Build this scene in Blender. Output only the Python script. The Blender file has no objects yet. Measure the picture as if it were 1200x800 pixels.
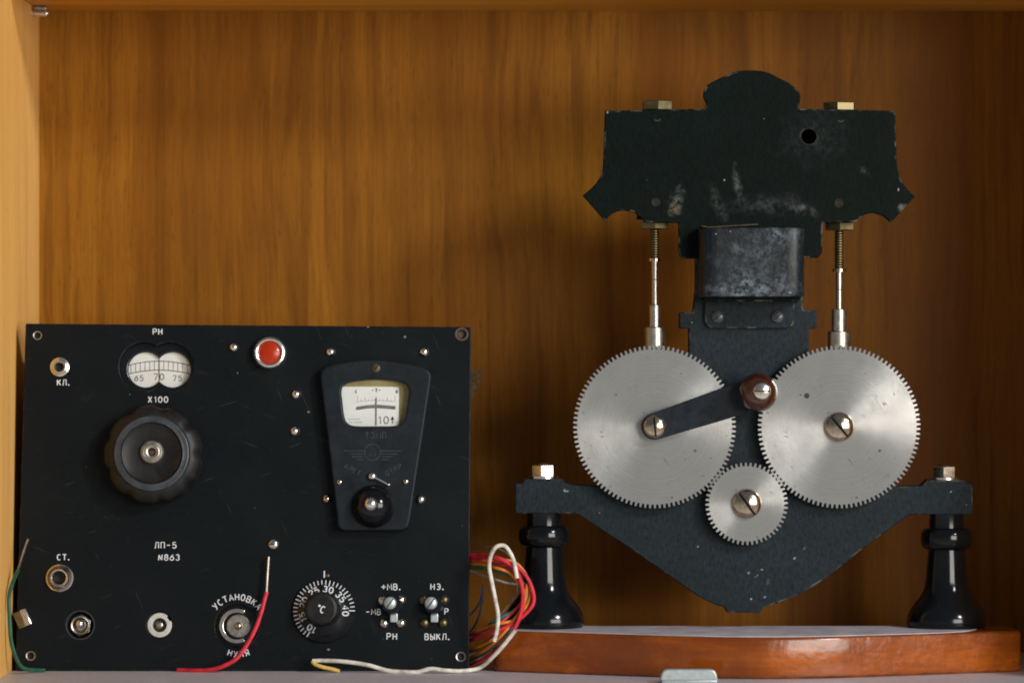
import bpy, bmesh, math, random
from mathutils import Vector, Matrix
random.seed(7)
scene = bpy.context.scene
COL = scene.collection
PI = math.pi
S = 0.0006            # metres per unit; lengths below are in these units
D = 5000.0            # camera distance from the plane Y = 0
FLOOR = -386.0        # shelf surface below the optical axis
BACK = 300.0          # back panel distance behind the plane Y = 0

# ------------------------------------------------------------------ camera, world, light
cam_data = bpy.data.cameras.new('camera')
cam = bpy.data.objects.new('camera', cam_data)
COL.objects.link(cam)
cam.location = (0, -D * S, -FLOOR * S)
cam.rotation_euler = (PI / 2, 0, 0)
cam_data.sensor_width = 36.0
cam_data.lens = 36.0 * D / 1200.0
cam_data.clip_start = 0.05
cam_data.clip_end = 100.0
cam_data.dof.use_dof = True
cam_data.dof.focus_distance = (D - 5) * S
cam_data.dof.aperture_fstop = 5.6
scene.camera = cam

world = bpy.data.worlds.new('World')
scene.world = world
world.use_nodes = True
wbg = world.node_tree.nodes['Background']
wnt = world.node_tree
wtc = wnt.nodes.new('ShaderNodeTexCoord'); wsp = wnt.nodes.new('ShaderNodeSeparateXYZ'); wrp = wnt.nodes.new('ShaderNodeValToRGB')
wmr = wnt.nodes.new('ShaderNodeMapRange')
wnt.links.new(wtc.outputs['Generated'], wsp.inputs[0])
wmr.inputs['From Min'].default_value = -1; wmr.inputs['From Max'].default_value = 1
wnt.links.new(wsp.outputs['Z'], wmr.inputs['Value']); wnt.links.new(wmr.outputs[0], wrp.inputs[0])
wrp.color_ramp.elements[0].position = 0.15; wrp.color_ramp.elements[0].color = (0.62, 0.58, 0.52, 1)
wrp.color_ramp.elements[1].position = 0.62; wrp.color_ramp.elements[1].color = (0.10, 0.115, 0.13, 1)
wnt.links.new(wrp.outputs[0], wbg.inputs[0])
wbg.inputs[1].default_value = 1.2

def area_lamp(name, loc, target, sx, sy, power, color):
    ld = bpy.data.lights.new(name, 'AREA')
    ld.shape = 'RECTANGLE'; ld.size = sx; ld.size_y = sy
    ld.energy = power; ld.color = color
    o = bpy.data.objects.new(name, ld); COL.objects.link(o)
    o.location = loc
    o.rotation_euler = (Vector(target) - Vector(loc)).to_track_quat('-Z', 'Y').to_euler()
    return o
area_lamp('window_light', (1.7, -2.5, 0.50), (0.0, 0.1, 0.22), 1.5, 1.0, 60, (1.0, 0.94, 0.86))
area_lamp('gear_highlight_lamp', (2.1, -2.2, 1.6), (0.0, 0.1, 0.15), 0.42, 0.42, 60, (0.95, 0.97, 1.0))  # unseen lamp added for the slanting gear highlights and a bluish sheen

scene.view_settings.view_transform = 'Standard'
scene.view_settings.look = 'None'
scene.view_settings.exposure = 0.0
scene.view_settings.gamma = 1.0
scene.cycles.filter_width = 1.9

# ------------------------------------------------------------------ materials
def new_mat(name):
    m = bpy.data.materials.new(name); m.use_nodes = True
    return m, m.node_tree, m.node_tree.nodes['Principled BSDF']

def node(nt, kind, **kw):
    n = nt.nodes.new(kind)
    for k, v in kw.items():
        if k.startswith('i_'):
            n.inputs[k[2:].replace('_', ' ')].default_value = v
        else:
            setattr(n, k, v)
    return n

def noise(nt, scale, vec_scale=(1, 1, 1), detail=6, rough=0.6, offset=(0, 0, 0), distortion=0.0):
    tc = node(nt, 'ShaderNodeTexCoord')
    mp = node(nt, 'ShaderNodeMapping')
    mp.inputs['Scale'].default_value = vec_scale
    mp.inputs['Location'].default_value = offset
    nt.links.new(tc.outputs['Object'], mp.inputs['Vector'])
    n = node(nt, 'ShaderNodeTexNoise')
    n.inputs['Scale'].default_value = scale
    n.inputs['Detail'].default_value = detail
    n.inputs['Roughness'].default_value = rough
    n.inputs['Distortion'].default_value = distortion
    nt.links.new(mp.outputs[0], n.inputs['Vector'])
    return n.outputs['Fac']

def ramp(nt, fac, stops):
    r = node(nt, 'ShaderNodeValToRGB')
    el = r.color_ramp.elements
    while len(el) < len(stops): el.new(0.5)
    for e, (p, c) in zip(el, stops):
        e.position = p
        e.color = (c, c, c, 1) if isinstance(c, (int, float)) else (*c, 1)
    nt.links.new(fac, r.inputs[0])
    return r.outputs[0]

def mixc(nt, fac, a, b, mode='MIX'):
    m = node(nt, 'ShaderNodeMix', data_type='RGBA', blend_type=mode)
    for sock, v in ((m.inputs[0], fac), (m.inputs[6], a), (m.inputs[7], b)):
        if isinstance(v, (int, float)): sock.default_value = v
        elif isinstance(v, tuple): sock.default_value = (*v, 1)
        else: nt.links.new(v, sock)
    return m.outputs[2]

def mathn(nt, op, a, b=0.0, clamp=False):
    m = node(nt, 'ShaderNodeMath', operation=op, use_clamp=clamp)
    for sock, v in ((m.inputs[0], a), (m.inputs[1], b)):
        if isinstance(v, (int, float)): sock.default_value = v
        else: nt.links.new(v, sock)
    return m.outputs[0]

def bump(nt, bsdf, height, strength, dist=0.0005):
    b = node(nt, 'ShaderNodeBump')
    b.inputs['Strength'].default_value = strength
    b.inputs['Distance'].default_value = dist
    nt.links.new(height, b.inputs['Height'])
    nt.links.new(b.outputs[0], bsdf.inputs['Normal'])

def edge_mask(nt, radius, lo=0.02, hi=0.12):
    bv = node(nt, 'ShaderNodeBevel', samples=4)
    bv.inputs['Radius'].default_value = radius
    ge = node(nt, 'ShaderNodeNewGeometry')
    dp = node(nt, 'ShaderNodeVectorMath', operation='DOT_PRODUCT')
    nt.links.new(bv.outputs[0], dp.inputs[0]); nt.links.new(ge.outputs['Normal'], dp.inputs[1])
    inv = mathn(nt, 'SUBTRACT', 1.0, dp.outputs['Value'])
    return ramp(nt, inv, [(lo, 0.0), (hi, 1.0)])

def spot(nt, x, y, rx, ry, ang=0.0):
    """Soft elliptical mark on a surface, x and y in units of the object's own space."""
    tc = node(nt, 'ShaderNodeTexCoord')
    mp = node(nt, 'ShaderNodeMapping', vector_type='TEXTURE')
    mp.inputs['Location'].default_value = (x * S, y * S, 0)
    mp.inputs['Rotation'].default_value = (0, 0, ang)
    mp.inputs['Scale'].default_value = (rx * S, ry * S, 1000)
    wn = node(nt, 'ShaderNodeTexNoise')
    wn.inputs['Scale'].default_value = 130; wn.inputs['Detail'].default_value = 5
    nt.links.new(tc.outputs['Object'], wn.inputs['Vector'])
    ws = node(nt, 'ShaderNodeVectorMath', operation='MULTIPLY_ADD')
    nt.links.new(wn.outputs['Color'], ws.inputs[0])
    k = 1.7 * min(rx, ry) * S
    ws.inputs[1].default_value = (k, k, 0); ws.inputs[2].default_value = (-k / 2, -k / 2, 0)
    wa = node(nt, 'ShaderNodeVectorMath', operation='ADD')
    nt.links.new(tc.outputs['Object'], wa.inputs[0]); nt.links.new(ws.outputs[0], wa.inputs[1])
    nt.links.new(wa.outputs[0], mp.inputs['Vector'])
    ln = node(nt, 'ShaderNodeVectorMath', operation='LENGTH')
    nt.links.new(mp.outputs[0], ln.inputs[0])
    return ramp(nt, ln.outputs['Value'], [(0.0, 1.0), (0.5, 0.4), (1.0, 0.0)])

def wood(name, axis, base, dark, con=1.0, rough=0.42, off=(0, 0, 0)):
    """Laminate veneer; the grain runs along 'axis' of the object's space."""
    m, nt, b = new_mat(name)
    def sc(across, along):
        v = [across, across, across]; v['xyz'.index(axis)] = along
        return tuple(v)
    wander = noise(nt, 1.0, sc(7, 3.2), 3, 0.5, (off[0] + 2, 5, 3))
    def grain(across, along, detail, rgh, o, push):
        tc = node(nt, 'ShaderNodeTexCoord'); mp = node(nt, 'ShaderNodeMapping')
        mp.inputs['Scale'].default_value = sc(across, along); mp.inputs['Location'].default_value = o
        nt.links.new(tc.outputs['Object'], mp.inputs['Vector'])
        ad = node(nt, 'ShaderNodeVectorMath', operation='MULTIPLY_ADD')
        cx = node(nt, 'ShaderNodeCombineXYZ')
        for i in range(3): nt.links.new(wander, cx.inputs[i])
        nt.links.new(cx.outputs[0], ad.inputs[0])
        v = [push] * 3; v['xyz'.index(axis)] = 0
        ad.inputs[1].default_value = v
        nt.links.new(mp.outputs[0], ad.inputs[2])
        n = node(nt, 'ShaderNodeTexNoise')
        n.inputs['Scale'].default_value = 1; n.inputs['Detail'].default_value = detail; n.inputs['Roughness'].default_value = rgh
        nt.links.new(ad.outputs[0], n.inputs['Vector'])
        return n.outputs['Fac']
    bands = grain(15, 0.7, 3, 0.5, off, 1.2)
    mid = grain(46, 1.6, 4, 0.55, (off[0] + 3, 1, 2), 2.8)
    mid2 = grain(120, 2.6, 4, 0.6, (off[0] + 13, 4, 2), 5.0)
    fine = grain(520, 11, 4, 0.7, (off[0] + 7, 3, 1), 9.0)
    pores = grain(950, 85, 2, 0.5, (off[0] + 5, 8, 2), 16.0)
    c = mixc(nt, ramp(nt, bands, [(0.34, 0.0), (0.66, 1.0)]), dark, base)
    c = mixc(nt, ramp(nt, mid, [(0.36, 0.55 * con), (0.50, 0.15 * con), (0.62, 0.0)]), c, tuple(v * 0.68 for v in dark))
    c = mixc(nt, ramp(nt, mid2, [(0.36, 0.62 * con), (0.47, 0.12 * con), (0.60, 0.0)]), c, tuple(v * 0.62 for v in dark))
    c = mixc(nt, ramp(nt, fine, [(0.35, 0.46 * con), (0.65, 0.0)]), c, tuple(v * 0.6 for v in dark))
    c = mixc(nt, ramp(nt, pores, [(0.30, 0.4), (0.38, 0.0)]), c, tuple(v * 0.35 for v in dark))
    nt.links.new(c, b.inputs['Base Color'])
    nt.links.new(ramp(nt, fine, [(0.3, rough - 0.06), (0.7, rough + 0.08)]), b.inputs['Roughness'])
    b.inputs['Specular IOR Level'].default_value = 0.10
    bump(nt, b, fine, 0.12, 0.0003)
    return m

M = {}
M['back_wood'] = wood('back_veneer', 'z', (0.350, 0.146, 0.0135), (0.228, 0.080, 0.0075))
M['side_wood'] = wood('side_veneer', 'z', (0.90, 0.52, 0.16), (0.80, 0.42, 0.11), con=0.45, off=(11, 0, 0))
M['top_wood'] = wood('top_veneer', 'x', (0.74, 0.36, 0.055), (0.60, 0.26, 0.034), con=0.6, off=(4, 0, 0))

def mat_shelf():
    m, nt, b = new_mat('pale_laminate')
    n = noise(nt, 30, (1, 1, 1), 4)
    c = mixc(nt, n, (0.50, 0.46, 0.48), (0.60, 0.56, 0.585))
    f = noise(nt, 900, (1, 1, 1), 2)
    c = mixc(nt, ramp(nt, f, [(0.60, 0.0), (0.70, 0.5)]), c, (0.28, 0.25, 0.24))
    g = noise(nt, 140, (1, 1, 1), 6, 0.75, (3, 3, 1))
    c = mixc(nt, ramp(nt, g, [(0.5, 0.0), (0.72, 0.5)]), c, (0.34, 0.30, 0.30))
    nt.links.new(c, b.inputs['Base Color'])
    b.inputs['Roughness'].default_value = 0.42
    return m
M['shelf'] = mat_shelf()

def mat_lacquer():
    """Matt black panel paint with dusty specks, rubs and small pale chips."""
    m, nt, b = new_mat('black_panel_paint')
    n1 = noise(nt, 14, (1, 1, 1), 6, 0.65)
    n2 = noise(nt, 420, (1, 1, 1), 3, 0.6)
    c = mixc(nt, n1, (0.0035, 0.0052, 0.0062), (0.0065, 0.0088, 0.0105))
    c = mixc(nt, ramp(nt, n2, [(0.66, 0.0), (0.76, 0.5)]), c, (0.035, 0.038, 0.042))
    sp = noise(nt, 150, (1, 1, 1), 1, 0.4, (3, 1, 0))
    c = mixc(nt, ramp(nt, sp, [(0.785, 0.0), (0.80, 0.7)]), c, (0.25, 0.22, 0.18))
    sm = noise(nt, 24, (1.0, 1.7, 1), 5, 0.75, (9, 2, 0), 1.2)
    c = mixc(nt, ramp(nt, sm, [(0.63, 0.0), (0.80, 0.3)]), c, (0.055, 0.055, 0.055))
    for (ang, sx, sy, o) in ((0.4, 520, 22, 2), (1.9, 620, 30, 6), (1.2, 800, 20, 9)):
        tc = node(nt, 'ShaderNodeTexCoord'); mp = node(nt, 'ShaderNodeMapping', vector_type='TEXTURE')
        mp.inputs['Rotation'].default_value = (0, 0, ang); mp.inputs['Scale'].default_value = (1 / sx, 1 / sy, 1); mp.inputs['Location'].default_value = (o * 0.1, o * 0.07, 0)
        nt.links.new(tc.outputs['Object'], mp.inputs['Vector'])
        ns = node(nt, 'ShaderNodeTexNoise'); ns.inputs['Scale'].default_value = 1; ns.inputs['Detail'].default_value = 2
        nt.links.new(mp.outputs[0], ns.inputs['Vector'])
        c = mixc(nt, ramp(nt, ns.outputs['Fac'], [(0.72, 0.0), (0.77, 0.55)]), c, (0.05, 0.05, 0.05))
    e = edge_mask(nt, 0.0009)
    en = noise(nt, 120, (1, 1, 1), 4)
    ef = mathn(nt, 'MULTIPLY', e, ramp(nt, en, [(0.47, 0.0), (0.6, 0.6)]))
    c = mixc(nt, ef, c, (0.16, 0.17, 0.18))
    nt.links.new(c, b.inputs['Base Color'])
    nt.links.new(ramp(nt, n1, [(0.3, 0.30), (0.7, 0.42)]), b.inputs['Roughness'])
    b.inputs['Specular IOR Level'].default_value = 0.14
    bump(nt, b, n2, 0.10, 0.0002)
    return m
M['panel'] = mat_lacquer()

def mat_plain(name, color, rough, metal=0.0, spec=0.5, coat=0.0, nscale=200, var=0.25, bumps=0.0):
    m, nt, b = new_mat(name)
    n = noise(nt, nscale, (1, 1, 1), 5, 0.65)
    lo = tuple(max(0, v * (1 - var)) for v in color); hi = tuple(min(1, v * (1 + var)) for v in color)
    nt.links.new(mixc(nt, ramp(nt, n, [(0.3, 0.0), (0.7, 1.0)]), lo, hi), b.inputs['Base Color'])
    nt.links.new(ramp(nt, n, [(0.25, max(0.02, rough * 0.8)), (0.75, min(1, rough * 1.25))]), b.inputs['Roughness'])
    b.inputs['Metallic'].default_value = metal
    b.inputs['Specular IOR Level'].default_value = spec
    b.inputs['Coat Weight'].default_value = coat
    b.inputs['Coat Roughness'].default_value = 0.08
    if bumps: bump(nt, b, n, bumps, 0.0003)
    return m
M['bakelite'] = mat_plain('black_bakelite', (0.005, 0.007, 0.009), 0.2, spec=0.4, nscale=60)
M['bakelite_matt'] = mat_plain('dull_bakelite', (0.0095, 0.0088, 0.0085), 0.46, spec=0.28, nscale=90, var=0.5)
M['bakelite_grey'] = mat_plain('rubbed_bakelite', (0.038, 0.043, 0.050), 0.33, spec=0.5, nscale=120, var=0.35)
M['meter_case'] = mat_plain('blue_black_bakelite', (0.0075, 0.0115, 0.0155), 0.45, spec=0.2, nscale=70, var=0.3)
M['embossing'] = mat_plain('rubbed_embossing', (0.042, 0.050, 0.058), 0.45, spec=0.4, nscale=300, var=0.5)
M['gloss_black'] = mat_plain('gloss_black_enamel', (0.004, 0.005, 0.0065), 0.13, spec=0.32, coat=0.0, nscale=60)
M['steel'] = mat_plain('bright_steel', (0.72, 0.70, 0.68), 0.22, 1.0, nscale=300, var=0.12)
M['dull_steel'] = mat_plain('dull_steel', (0.40, 0.375, 0.33), 0.36, 1.0, nscale=300, var=0.2)
M['nickel'] = mat_plain('nickel_screw', (0.74, 0.69, 0.62), 0.20, 1.0, nscale=200, var=0.15)
M['bronze_screw'] = mat_plain('browned_screw', (0.50, 0.41, 0.31), 0.16, 1.0, nscale=250, var=0.3)
M['brass'] = mat_plain('aged_brass', (0.19, 0.155, 0.08), 0.42, 1.0, nscale=200, var=0.25)
M['dark_brass'] = mat_plain('dark_brass', (0.10, 0.075, 0.045), 0.55, 0.8, nscale=250, var=0.4)
M['dull_stud'] = mat_plain('painted_stud', (0.022, 0.018, 0.012), 0.6, spec=0.1, nscale=500, var=0.6)
M['rusty'] = mat_plain('rusty_steel', (0.085, 0.055, 0.038), 0.6, 0.3, nscale=350, var=0.5)
M['dark_slot'] = mat_plain('dark_slot', (0.012, 0.010, 0.009), 0.6)
M['hole'] = mat_plain('socket_hole', (0.004, 0.004, 0.005), 0.5)
M['paint_white'] = mat_plain('white_engraving', (0.70, 0.72, 0.74), 0.6, nscale=500, var=0.2)
M['dial_white'] = mat_plain('aged_dial_card', (0.64, 0.645, 0.60), 0.55, nscale=80, var=0.06)
M['dial_ink'] = mat_plain('dial_ink', (0.03, 0.03, 0.032), 0.6)
M['dial_grey'] = mat_plain('dial_grey_ink', (0.13, 0.125, 0.13), 0.6)
M['dial_light'] = mat_plain('dial_pale_ink', (0.36, 0.36, 0.34), 0.6)
M['card_edge'] = mat_plain('yellowed_meter_case', (0.34, 0.28, 0.12), 0.55, nscale=80)
M['red_knob'] = mat_plain('red_brown_bakelite', (0.042, 0.011, 0.0045), 0.12, coat=0.3, nscale=120, var=0.4)
M['pale_insulator'] = mat_plain('pale_insulator', (0.48, 0.47, 0.43), 0.5)
M['clear_tape'] = mat_plain('dusty_tape', (0.055, 0.033, 0.014), 0.7, spec=0.03, nscale=300, var=0.5)
M['pale_film'] = mat_plain('pale_top_film', (0.50, 0.46, 0.50), 0.5, nscale=60, var=0.2)
M['clip_metal'] = mat_plain('satin_clip_metal', (0.42, 0.47, 0.47), 0.42, 0.6, nscale=300, var=0.1)

def mat_lens():
    m, nt, b = new_mat('red_lamp_lens')
    n = noise(nt, 500, (1, 1, 1), 3)
    nt.links.new(mixc(nt, n, (0.30, 0.014, 0.002), (0.44, 0.032, 0.004)), b.inputs['Base Color'])
    b.inputs['Roughness'].default_value = 0.25
    b.inputs['Specular IOR Level'].default_value = 0.3
    b.inputs['Subsurface Weight'].default_value = 0.0
    b.inputs['Subsurface Radius'].default_value = (0.004, 0.0006, 0.0003)
    b.inputs['Coat Weight'].default_value = 0.1
    bump(nt, b, n, 0.15, 0.0005)
    return m
M['red_lens'] = mat_lens()

def mat_glass():
    m, nt, b = new_mat('meter_glass')
    b.inputs['Base Color'].default_value = (1, 1, 1, 1)
    b.inputs['Roughness'].default_value = 0.03
    b.inputs['IOR'].default_value = 1.15
    b.inputs['Transmission Weight'].default_value = 1.0
    return m

def mat_cast(name, c0, c1, smudges=(), chips=0.8, rough=0.62, spec=0.25, fleck=2.3):
    """Brush-painted cast iron: fine weave, pale chips, worn edges, chalky smudges where given."""
    m, nt, b = new_mat(name)
    n1 = noise(nt, 35, (1, 1, 1), 6, 0.7)
    n2 = noise(nt, 520, (1, 0.45, 1), 4, 0.7)
    c = mixc(nt, n1, c0, c1)
    c = mixc(nt, ramp(nt, n2, [(0.42, 0.0), (0.75, 0.55)]), c, tuple(v * fleck for v in c1))
    c = mixc(nt, ramp(nt, n2, [(0.25, 0.6), (0.45, 0.0)]), c, tuple(v * 0.3 for v in c0))
    n3 = noise(nt, 9, (1, 1, 1), 5, 0.7, (4, 4, 4))
    c = mixc(nt, ramp(nt, n3, [(0.35, 0.45), (0.65, 0.0)]), c, tuple(v * 0.45 for v in c0))
    sp = noise(nt, 210, (1, 1, 1), 1, 0.4, (2, 5, 0))
    c = mixc(nt, ramp(nt, sp, [(0.80, 0.0), (0.815, chips)]), c, (0.42, 0.45, 0.46))
    for (x, y, rx, ry, a, col, k) in smudges:
        sn = noise(nt, 260, (1, 1, 1), 6, 0.75, (x, y, 0))
        f = mathn(nt, 'MULTIPLY', spot(nt, x, y, rx, ry, a), ramp(nt, sn, [(0.42, 0.0), (0.62, k * 0.62)]))
        c = mixc(nt, f, c, col)
    e = edge_mask(nt, 0.0016, 0.01, 0.06)
    en = noise(nt, 95, (1, 1, 1), 4, 0.6, (1, 1, 4))
    ef = mathn(nt, 'MULTIPLY', e, ramp(nt, en, [(0.52, 0.0), (0.66, 0.6)]))
    c = mixc(nt, ef, c, (0.36, 0.33, 0.26))
    nt.links.new(c, b.inputs['Base Color'])
    b.inputs['Roughness'].default_value = rough
    b.inputs['Specular IOR Level'].default_value = spec
    bump(nt, b, n2, 0.35, 0.0005)
    return m

def mat_gear():
    m, nt, b = new_mat('turned_aluminium')
    n1 = noise(nt, 30, (1, 1, 1), 6, 0.7)
    n2 = noise(nt, 160, (1, 1, 1), 5, 0.75)
    tc = node(nt, 'ShaderNodeTexCoord')
    ln = node(nt, 'ShaderNodeVectorMath', operation='LENGTH')
    nt.links.new(tc.outputs['Object'], ln.inputs[0])
    cr = node(nt, 'ShaderNodeTexNoise', noise_dimensions='1D')
    cr.inputs['Scale'].default_value = 1
    cr.inputs['Detail'].default_value = 4
    nt.links.new(mathn(nt, 'MULTIPLY', ln.outputs['Value'], 1500.0), cr.inputs['W'])
    c = mixc(nt, n1, (0.40, 0.40, 0.386), (0.52, 0.518, 0.50))
    c = mixc(nt, ramp(nt, cr.outputs['Fac'], [(0.36, 0.24), (0.58, 0.0)]), c, (0.22, 0.21, 0.20))
    c = mixc(nt, ramp(nt, n2, [(0.66, 0.0), (0.76, 0.45)]), c, (0.30, 0.28, 0.25))
    for (sx, sy, o) in ((900, 34, 1), (30, 700, 5), (620, 22, 9)):
        tc2 = node(nt, 'ShaderNodeTexCoord'); mp2 = node(nt, 'ShaderNodeMapping', vector_type='TEXTURE')
        mp2.inputs['Rotation'].default_value = (0, 0, 0.35 + o * 0.31); mp2.inputs['Scale'].default_value = (1 / sx, 1 / sy, 1); mp2.inputs['Location'].default_value = (o * 0.1, o * 0.07, 0)
        nt.links.new(tc2.outputs['Object'], mp2.inputs['Vector'])
        ns = node(nt, 'ShaderNodeTexNoise'); ns.inputs['Scale'].default_value = 1; ns.inputs['Detail'].default_value = 2
        nt.links.new(mp2.outputs[0], ns.inputs['Vector'])
        c = mixc(nt, ramp(nt, ns.outputs['Fac'], [(0.71, 0.0), (0.76, 0.45)]), c, (0.16, 0.15, 0.14))
    pit = noise(nt, 330, (1, 1, 1), 1, 0.4, (6, 2, 0))
    c = mixc(nt, ramp(nt, pit, [(0.75, 0.0), (0.78, 0.7)]), c, (0.08, 0.075, 0.07))
    nt.links.new(c, b.inputs['Base Color'])
    b.inputs['Metallic'].default_value = 0.74
    nt.links.new(ramp(nt, n1, [(0.3, 0.19), (0.7, 0.27)]), b.inputs['Roughness'])
    b.inputs['Anisotropic'].default_value = 0.84
    b.inputs['Anisotropic Rotation'].default_value = 0.25
    tg = node(nt, 'ShaderNodeTangent', direction_type='RADIAL', axis='Z')
    nt.links.new(tg.outputs[0], b.inputs['Tangent'])
    bump(nt, b, cr.outputs['Fac'], 0.06, 0.0002)
    return m
M['gear'] = mat_gear()

def mat_board():
    m, nt, b = new_mat('varnished_board')
    n1 = noise(nt, 1, (5, 60, 30), 5, 0.6, (2, 0, 0), 0.8)
    n2 = noise(nt, 1, (16, 420, 420), 4, 0.65, (5, 0, 0))
    n3 = noise(nt, 9, (1, 1, 1), 3, 0.6, (1, 7, 0))
    c = mixc(nt, ramp(nt, n1, [(0.3, 0.0), (0.7, 1.0)]), (0.19, 0.036, 0.002), (0.44, 0.102, 0.0035))
    c = mixc(nt, ramp(nt, n3, [(0.42, 0.8), (0.56, 0.0)]), c, (0.15, 0.032, 0.003))
    c = mixc(nt, ramp(nt, n2, [(0.34, 0.45), (0.56, 0.0)]), c, (0.13, 0.034, 0.008))
    e = edge_mask(nt, 0.0040, 0.004, 0.06)
    en = noise(nt, 60, (1, 1, 2), 5, 0.7, (1, 1, 4))
    ef = mathn(nt, 'MULTIPLY', e, ramp(nt, en, [(0.40, 0.0), (0.55, 0.85)]))
    c = mixc(nt, ef, c, (0.045, 0.016, 0.007))
    nt.links.new(c, b.inputs['Base Color'])
    nt.links.new(ramp(nt, n3, [(0.3, 0.16), (0.7, 0.30)]), b.inputs['Roughness'])
    b.inputs['Specular IOR Level'].default_value = 0.3
    b.inputs['Coat Weight'].default_value = 0.35
    b.inputs['Coat Roughness'].default_value = 0.09
    n4 = noise(nt, 26, (1, 1, 1), 4, 0.6, (8, 7, 0))
    bump(nt, b, n4, 0.55, 0.003)
    return m
M['board'] = mat_board()

def wire_mat(name, col):
    return mat_plain(name, col, 0.45, spec=0.4, nscale=140, var=0.42)
M['w_red'] = wire_mat('red_insulation', (0.55, 0.02, 0.035))
M['w_white'] = wire_mat('white_insulation', (0.62, 0.58, 0.50))
M['w_orange'] = wire_mat('orange_insulation', (0.65, 0.20, 0.02))
M['w_yellow'] = wire_mat('yellow_insulation', (0.55, 0.36, 0.08))
M['w_green'] = wire_mat('green_insulation', (0.015, 0.085, 0.045))
M['w_teal'] = wire_mat('teal_insulation', (0.02, 0.13, 0.12))
M['w_grey'] = wire_mat('grey_insulation', (0.24, 0.22, 0.20))
M['w_blue'] = wire_mat('dark_blue_insulation', (0.02, 0.03, 0.07))
M['w_brown'] = wire_mat('brown_insulation', (0.13, 0.08, 0.05))

# ------------------------------------------------------------------ mesh helpers
def link(name, me, mat, parent=None, loc=(0, 0, 0), angle=35):
    me.materials.clear(); me.materials.append(mat)
    me.polygons.foreach_set('use_smooth', [True] * len(me.polygons))
    me.set_sharp_from_angle(angle=math.radians(angle))
    me.polygons.foreach_set('use_smooth', [max(abs(c) for c in p.normal) < 0.9995 for p in me.polygons])
    me.update()
    o = bpy.data.objects.new(name, me); COL.objects.link(o)
    o.location = Vector(loc) * S
    if parent: o.parent = parent
    return o

def from_data(verts, faces):
    me = bpy.data.meshes.new('mesh')
    me.from_pydata([(x * S, y * S, z * S) for x, y, z in verts], [], faces)
    bm = bmesh.new(); bm.from_mesh(me)
    bmesh.ops.recalc_face_normals(bm, faces=bm.faces)
    bm.to_mesh(me); bm.free()
    return me

def from_curve(cu):
    o = bpy.data.objects.new('curve', cu); COL.objects.link(o)
    dg = bpy.context.evaluated_depsgraph_get(); dg.update()
    me = bpy.data.meshes.new_from_object(o.evaluated_get(dg))
    bpy.data.objects.remove(o); bpy.data.curves.remove(cu)
    return me

def prism(outlines, z0, z1, bevel=0.0, res=2):
    """Plate from an outline and holes [(x, y), ...]; z0 to z1; rounded edges."""
    cu = bpy.data.curves.new('plate', 'CURVE')
    cu.dimensions = '2D'; cu.fill_mode = 'BOTH'
    for pts in outlines:
        sp = cu.splines.new('POLY'); sp.points.add(len(pts) - 1)
        for p, (x, y) in zip(sp.points, pts): p.co = (x * S, y * S, 0, 1)
        sp.use_cyclic_u = True
    h = (z1 - z0) / 2
    bevel = min(bevel, h * 0.9)
    cu.extrude = (h - bevel) * S; cu.bevel_depth = bevel * S; cu.bevel_resolution = res; cu.offset = -bevel * S
    me = from_curve(cu)
    me.transform(Matrix.Translation((0, 0, (z0 + z1) / 2 * S)))
    bm = bmesh.new(); bm.from_mesh(me)
    bmesh.ops.remove_doubles(bm, verts=bm.verts, dist=1e-6)
    bmesh.ops.recalc_face_normals(bm, faces=bm.faces)
    bm.to_mesh(me); bm.free()
    return me

def tubes(paths, r, res=3, cyclic=False):
    cu = bpy.data.curves.new('tube', 'CURVE')
    cu.dimensions = '3D'; cu.bevel_depth = r * S; cu.bevel_resolution = res; cu.use_fill_caps = True
    for pts in paths:
        closed = cyclic or (len(pts) > 3 and (Vector(pts[0]) - Vector(pts[-1])).length < 1e-6)
        if closed and not cyclic: pts = pts[:-1]
        sp = cu.splines.new('POLY'); sp.points.add(len(pts) - 1)
        for p, q in zip(sp.points, pts): p.co = (q[0] * S, q[1] * S, q[2] * S, 1)
        sp.use_cyclic_u = closed
    return from_curve(cu)

def lathe(profile, seg=48, ang0=0.0, rfun=None):
    """Turned body about z from [(radius, z), ...]; closed at both ends where the radius is 0."""
    V, F, rings = [], [], []
    for r, z in profile:
        if r <= 1e-6:
            rings.append([len(V)]); V.append((0, 0, z))
        else:
            ring = []
            for k in range(seg):
                a = ang0 + 2 * PI * k / seg
                rr = r * (rfun(a, r, z) if rfun else 1)
                ring.append(len(V)); V.append((rr * math.cos(a), rr * math.sin(a), z))
            rings.append(ring)
    for p, q in zip(rings, rings[1:]):
        if len(p) == 1 and len(q) == 1: continue
        for k in range(seg):
            j = (k + 1) % seg
            if len(p) == 1: F.append((p[0], q[k], q[j]))
            elif len(q) == 1: F.append((p[k], p[j], q[0]))
            else: F.append((p[k], p[j], q[j], q[k]))
    return from_data(V, F)

def join(*meshes):
    bm = bmesh.new()
    for me in meshes: bm.from_mesh(me)
    out = bpy.data.meshes.new('mesh'); bm.to_mesh(out); bm.free()
    return out

def moved(me, x=0, y=0, z=0, rot=None):
    if rot is not None: me.transform(rot)
    me.transform(Matrix.Translation((x * S, y * S, z * S)))
    return me

def box(x0, x1, y0, y1, z0, z1, bevel=0.0, seg=2):
    bm = bmesh.new()
    bmesh.ops.create_cube(bm, size=1)
    for v in bm.verts:
        v.co = Vector(((x0 + x1) / 2 + v.co.x * (x1 - x0), (y0 + y1) / 2 + v.co.y * (y1 - y0), (z0 + z1) / 2 + v.co.z * (z1 - z0))) * S
    if bevel: bmesh.ops.bevel(bm, geom=bm.edges[:], offset=bevel * S, segments=seg, affect='EDGES', profile=0.5)
    me = bpy.data.meshes.new('mesh'); bm.to_mesh(me); bm.free()
    return me

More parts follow.
